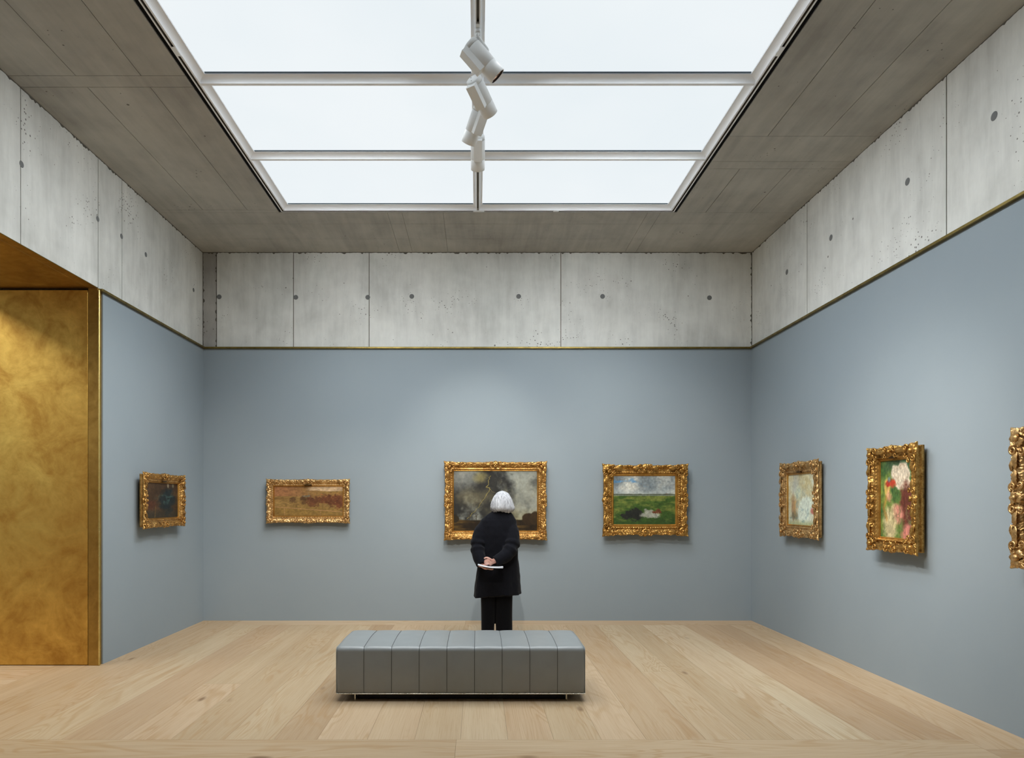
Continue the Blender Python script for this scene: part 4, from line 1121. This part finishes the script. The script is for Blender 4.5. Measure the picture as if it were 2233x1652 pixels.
        bm.faces.new(secs[0]); bm.faces.new(secs[-1][::-1]); sh = obj('shoe', bm, M['shoe'], root, True)
    # --- coat: A-line body, sleeves and collar fused
    bm = bmesh.new()
    lx = lambda px: (px - 1086) / 205.5
    lz = lambda py: EYE - (py - CY) / 205.5
    prof = [(1111, 1076, 1111, .055, .010), (1116, 1072, 1114, .062, .008), (1121, 1063, 1118, .075, .005), (1127, 1054, 1122, .090, 0), (1134, 1048, 1126, .103, -.003), (1146, 1046.5, 1127, .118, -.006), (1165, 1047, 1128, .128, -.008), (1190, 1046, 1129, .132, -.008),
            (1215, 1043, 1130, .136, -.006), (1240, 1040, 1132, .142, -.004), (1262, 1037, 1133.5, .150, -.002), (1280, 1034.5, 1135, .156, 0), (1296, 1032.5, 1136, .160, 0)]
    rings = []
    for py, a, b, ry, yc in prof:
        z = lz(py); rx = (lx(b) - lx(a)) / 2; xc = (lx(a) + lx(b)) / 2
        t = max(0, (py - 1180) / 116.)
        ring = []
        for k in range(48):
            an = 2 * PI * k / 48; ca, sa = math.cos(an), math.sin(an)
            f = 1 + t * (.055 * math.sin(5 * an + 1.1) + .05 * math.sin(9 * an + .4))
            zz = z
            if py > 1290: zz = z - .030 * max(0, -ca) ** 2 + .010 * max(0, ca) + .006 * math.sin(3 * an)
            ring.append(bm.verts.new((xc + rx * math.copysign(abs(ca) ** .88, ca) * (1 + .3 * (f - 1)), yc + ry * math.copysign(abs(sa) ** .9, sa) * f, zz)))
        rings.append(ring)
    for a, b in zip(rings, rings[1:]):
        for k in range(48): bm.faces.new((a[k], b[k], b[(k + 1) % 48], a[(k + 1) % 48]))
    bm.faces.new(rings[0]); bm.faces.new(rings[-1][::-1])
    for s, pts, rad in ((-1, [(-.118, 0, 1.275), (-.180, -.030, 1.180), (-.214, -.075, 1.055), (-.208, -.125, .955), (-.176, -.180, .852)], [.066, .074, .072, .069, .058]),
                        (1, [(.120, -.005, 1.275), (.146, -.060, 1.175), (.142, -.120, 1.055), (.085, -.180, .955), (-.036, -.226, .890)], [.066, .076, .077, .072, .056])):
        q = smooth_path(pts, 6); rr = lerp_list(rad, len(q))
        # gathered wrinkles round the elbow
        for i in range(len(rr)):
            t = i / len(rr); rr[i] *= 1 + .10 * math.sin(t * 44) * math.exp(-((t - .52) / .17) ** 2) + .03 * math.sin(t * 31 + 1)
        tube(bm, q, rr, 20)
    rgs = tube(bm, [(.028, .006, 1.375), (.030, .006, 1.402), (.033, .008, 1.412)], [.072, .068, .062], 24)
    me = remeshed(bm, .0062, 3)
    rs = random.Random(5)
    nrm = [v.normal.copy() for v in me.vertices]
    for v, n in zip(me.vertices, nrm):
        p = v.co.copy()
        # soft drape and diagonal pull folds toward the clasped hands
        k = .0045 * mnoise.noise((p.x * 9, p.y * 9, p.z * 3.5)) + .0035 * mnoise.noise((p.x * 24 + p.z * 10, p.y * 24, p.z * 15 - p.x * 14))
        v.co = p + n * k
    me.polygons.foreach_set('use_smooth', [True] * len(me.polygons)); link('coat', me, M['wool'], root)
    # --- hair: chin-length bob with strands, open at the face
    bm = bmesh.new(); NA, NV = 150, 26; rows = []
    hs = [(1.618, .006), (1.612, .030), (1.598, .055), (1.575, .074), (1.545, .092), (1.510, .106), (1.475, .116), (1.445, .123), (1.425, .121), (1.410, .112), (1.397, .098)]
    zs = np.interp(np.linspace(0, 1, NV), np.linspace(0, 1, len(hs)), [a for a, _ in hs]); rr = np.interp(np.linspace(0, 1, NV), np.linspace(0, 1, len(hs)), [b for _, b in hs])
    for outer in (0, 1):
        for j in range(NV):
            row = []
            jj = j if outer == 0 else NV - 1 - j
            for k in range(NA):
                a = 2 * PI * k / NA
                front = max(0., math.sin(a))                       # +y is the face
                fo = min(1, max(0, (front - .62) / .2))
                # the fringe ends on the forehead, the rest falls to the jaw
                zend = 1.397 + .008 * math.sin(a * 3 + 1) + .0025 * math.sin(a * 17) + .15 * fo
                t = jj / (NV - 1); z = 1.618 - (1.618 - zend) * (t ** 1.15)
                r = float(np.interp(1.618 - z, [1.618 - q for q, _ in hs], [b for _, b in hs]))
                str_ = .0030 * math.sin(a * 37 + 3 * math.sin(t * 5 + a * 3)) + .0022 * math.sin(a * 61 + 5 * t) + .004 * mnoise.noise((a * 4, t * 2.4, 3.3))
                flick = .010 * max(0, math.cos(a)) * max(0, (t - .65) / .35) * (1 if t < .93 else .6)
                r = r + str_ * min(1, t * 3) + flick - (.012 if outer else 0)
                off = .004 * math.sin(t * 9 + a * 2) * t
                row.append(bm.verts.new((HC.x + .004 + (r + .0) * math.cos(a) + off, HC.y - .004 + r * 1.0 * math.sin(a), z - (.006 if outer else 0))))
            rows.append(row)
    for a, b in zip(rows, rows[1:]):
        for k in range(NA): bm.faces.new((a[k], b[k], b[(k + 1) % NA], a[(k + 1) % NA]))
    c = bm.verts.new((HC.x + .004, HC.y - .004, 1.6195))
    for k in range(NA): bm.faces.new((rows[0][(k + 1) % NA], c, rows[0][k]))
    # loose strands over the shell
    for i in range(170):
        a = rs.uniform(0, 2 * PI)
        if math.sin(a) > .6: continue
        pts = []; da = rs.uniform(-.25, .25); t0 = rs.uniform(.1, .6); t1 = rs.uniform(.9, 1.04)
        for j in range(8):
            t = t0 + (t1 - t0) * j / 7; z = 1.618 - .221 * t ** 1.15
            r = float(np.interp(1.618 - z, [1.618 - q for q, _ in hs], [b for _, b in hs])) + .0022 + .010 * max(0, math.cos(a)) * max(0, (t - .65) / .35) + (.003 * math.sin(j * 1.3 + i))
            aa = a + da * (j / 7) ** 1.5
            pts.append((HC.x + .004 + r * math.cos(aa), HC.y - .004 + r * math.sin(aa), z))
        tube(bm, pts, [.0012, .0018, .002, .002, .002, .0018, .0014, .0006], 5)
    obj('hair', bm, M['hair'], root, True)
    return root
person()

# folded booklet held behind the back
def booklet():
    c = Vector((PX - .088, PY - .288, .845))
    root = tag(empty('booklet', c), 'thin white folded booklet held flat in the hands of the white-haired visitor', 'booklet')
    L, Wd = .255, .108
    def sheet(z0, th, lift, m, name, dx=0):
        bm = bmesh.new(); n = 14; top, bot = [], []
        for i in range(n + 1):
            t = i / n; x = -L / 2 + L * t + dx
            z = z0 - .030 * (t - .5) - .010 * math.sin(t * PI) + lift * max(0, t - .5) * 2
            for y, lst in ((-Wd / 2, 0), (Wd / 2, 1)):
                top.append(bm.verts.new((x, y, z + th + .004 * (y / Wd)))); bot.append(bm.verts.new((x, y, z + .004 * (y / Wd))))
        for i in range(n):
            a, b, c2, d = 2 * i, 2 * i + 1, 2 * i + 3, 2 * i + 2
            bm.faces.new((top[a], top[d], top[c2], top[b])); bm.faces.new((bot[a], bot[b], bot[c2], bot[d]))
            bm.faces.new((bot[a], bot[d], top[d], top[a])); bm.faces.new((bot[b], top[b], top[c2], bot[c2]))
        bm.faces.new((bot[0], top[0], top[1], bot[1])); k = 2 * n; bm.faces.new((bot[k], bot[k + 1], top[k + 1], top[k]))
        obj(name, bm, m, root, True)
    sheet(.0, .001, 0, M['paper_cover'], 'cover'); sheet(.0013, .0024, 0, M['paper'], 'page_block', .002); sheet(.0040, .0008, .007, M['paper'], 'page_leaf', .004)
booklet()

# ------------------------------------------------------------------ world and output look
w = bpy.data.worlds.new('world'); SC.world = w; w.use_nodes = True
w.node_tree.nodes['Background'].inputs[0].default_value = (.05, .055, .06, 1)
w.node_tree.nodes['Background'].inputs[1].default_value = 1
SC.view_settings.view_transform = 'Standard'; SC.view_settings.look = 'None'
SC.view_settings.exposure = 0.0; SC.view_settings.gamma = 1.0
SC.view_settings.use_curve_mapping = False
try:
    SC.cycles.max_bounces = 10; SC.cycles.diffuse_bounces = 6; SC.cycles.glossy_bounces = 4
    SC.cycles.sample_clamp_indirect = 6
    SC.cycles.use_denoising = True
except Exception: pass
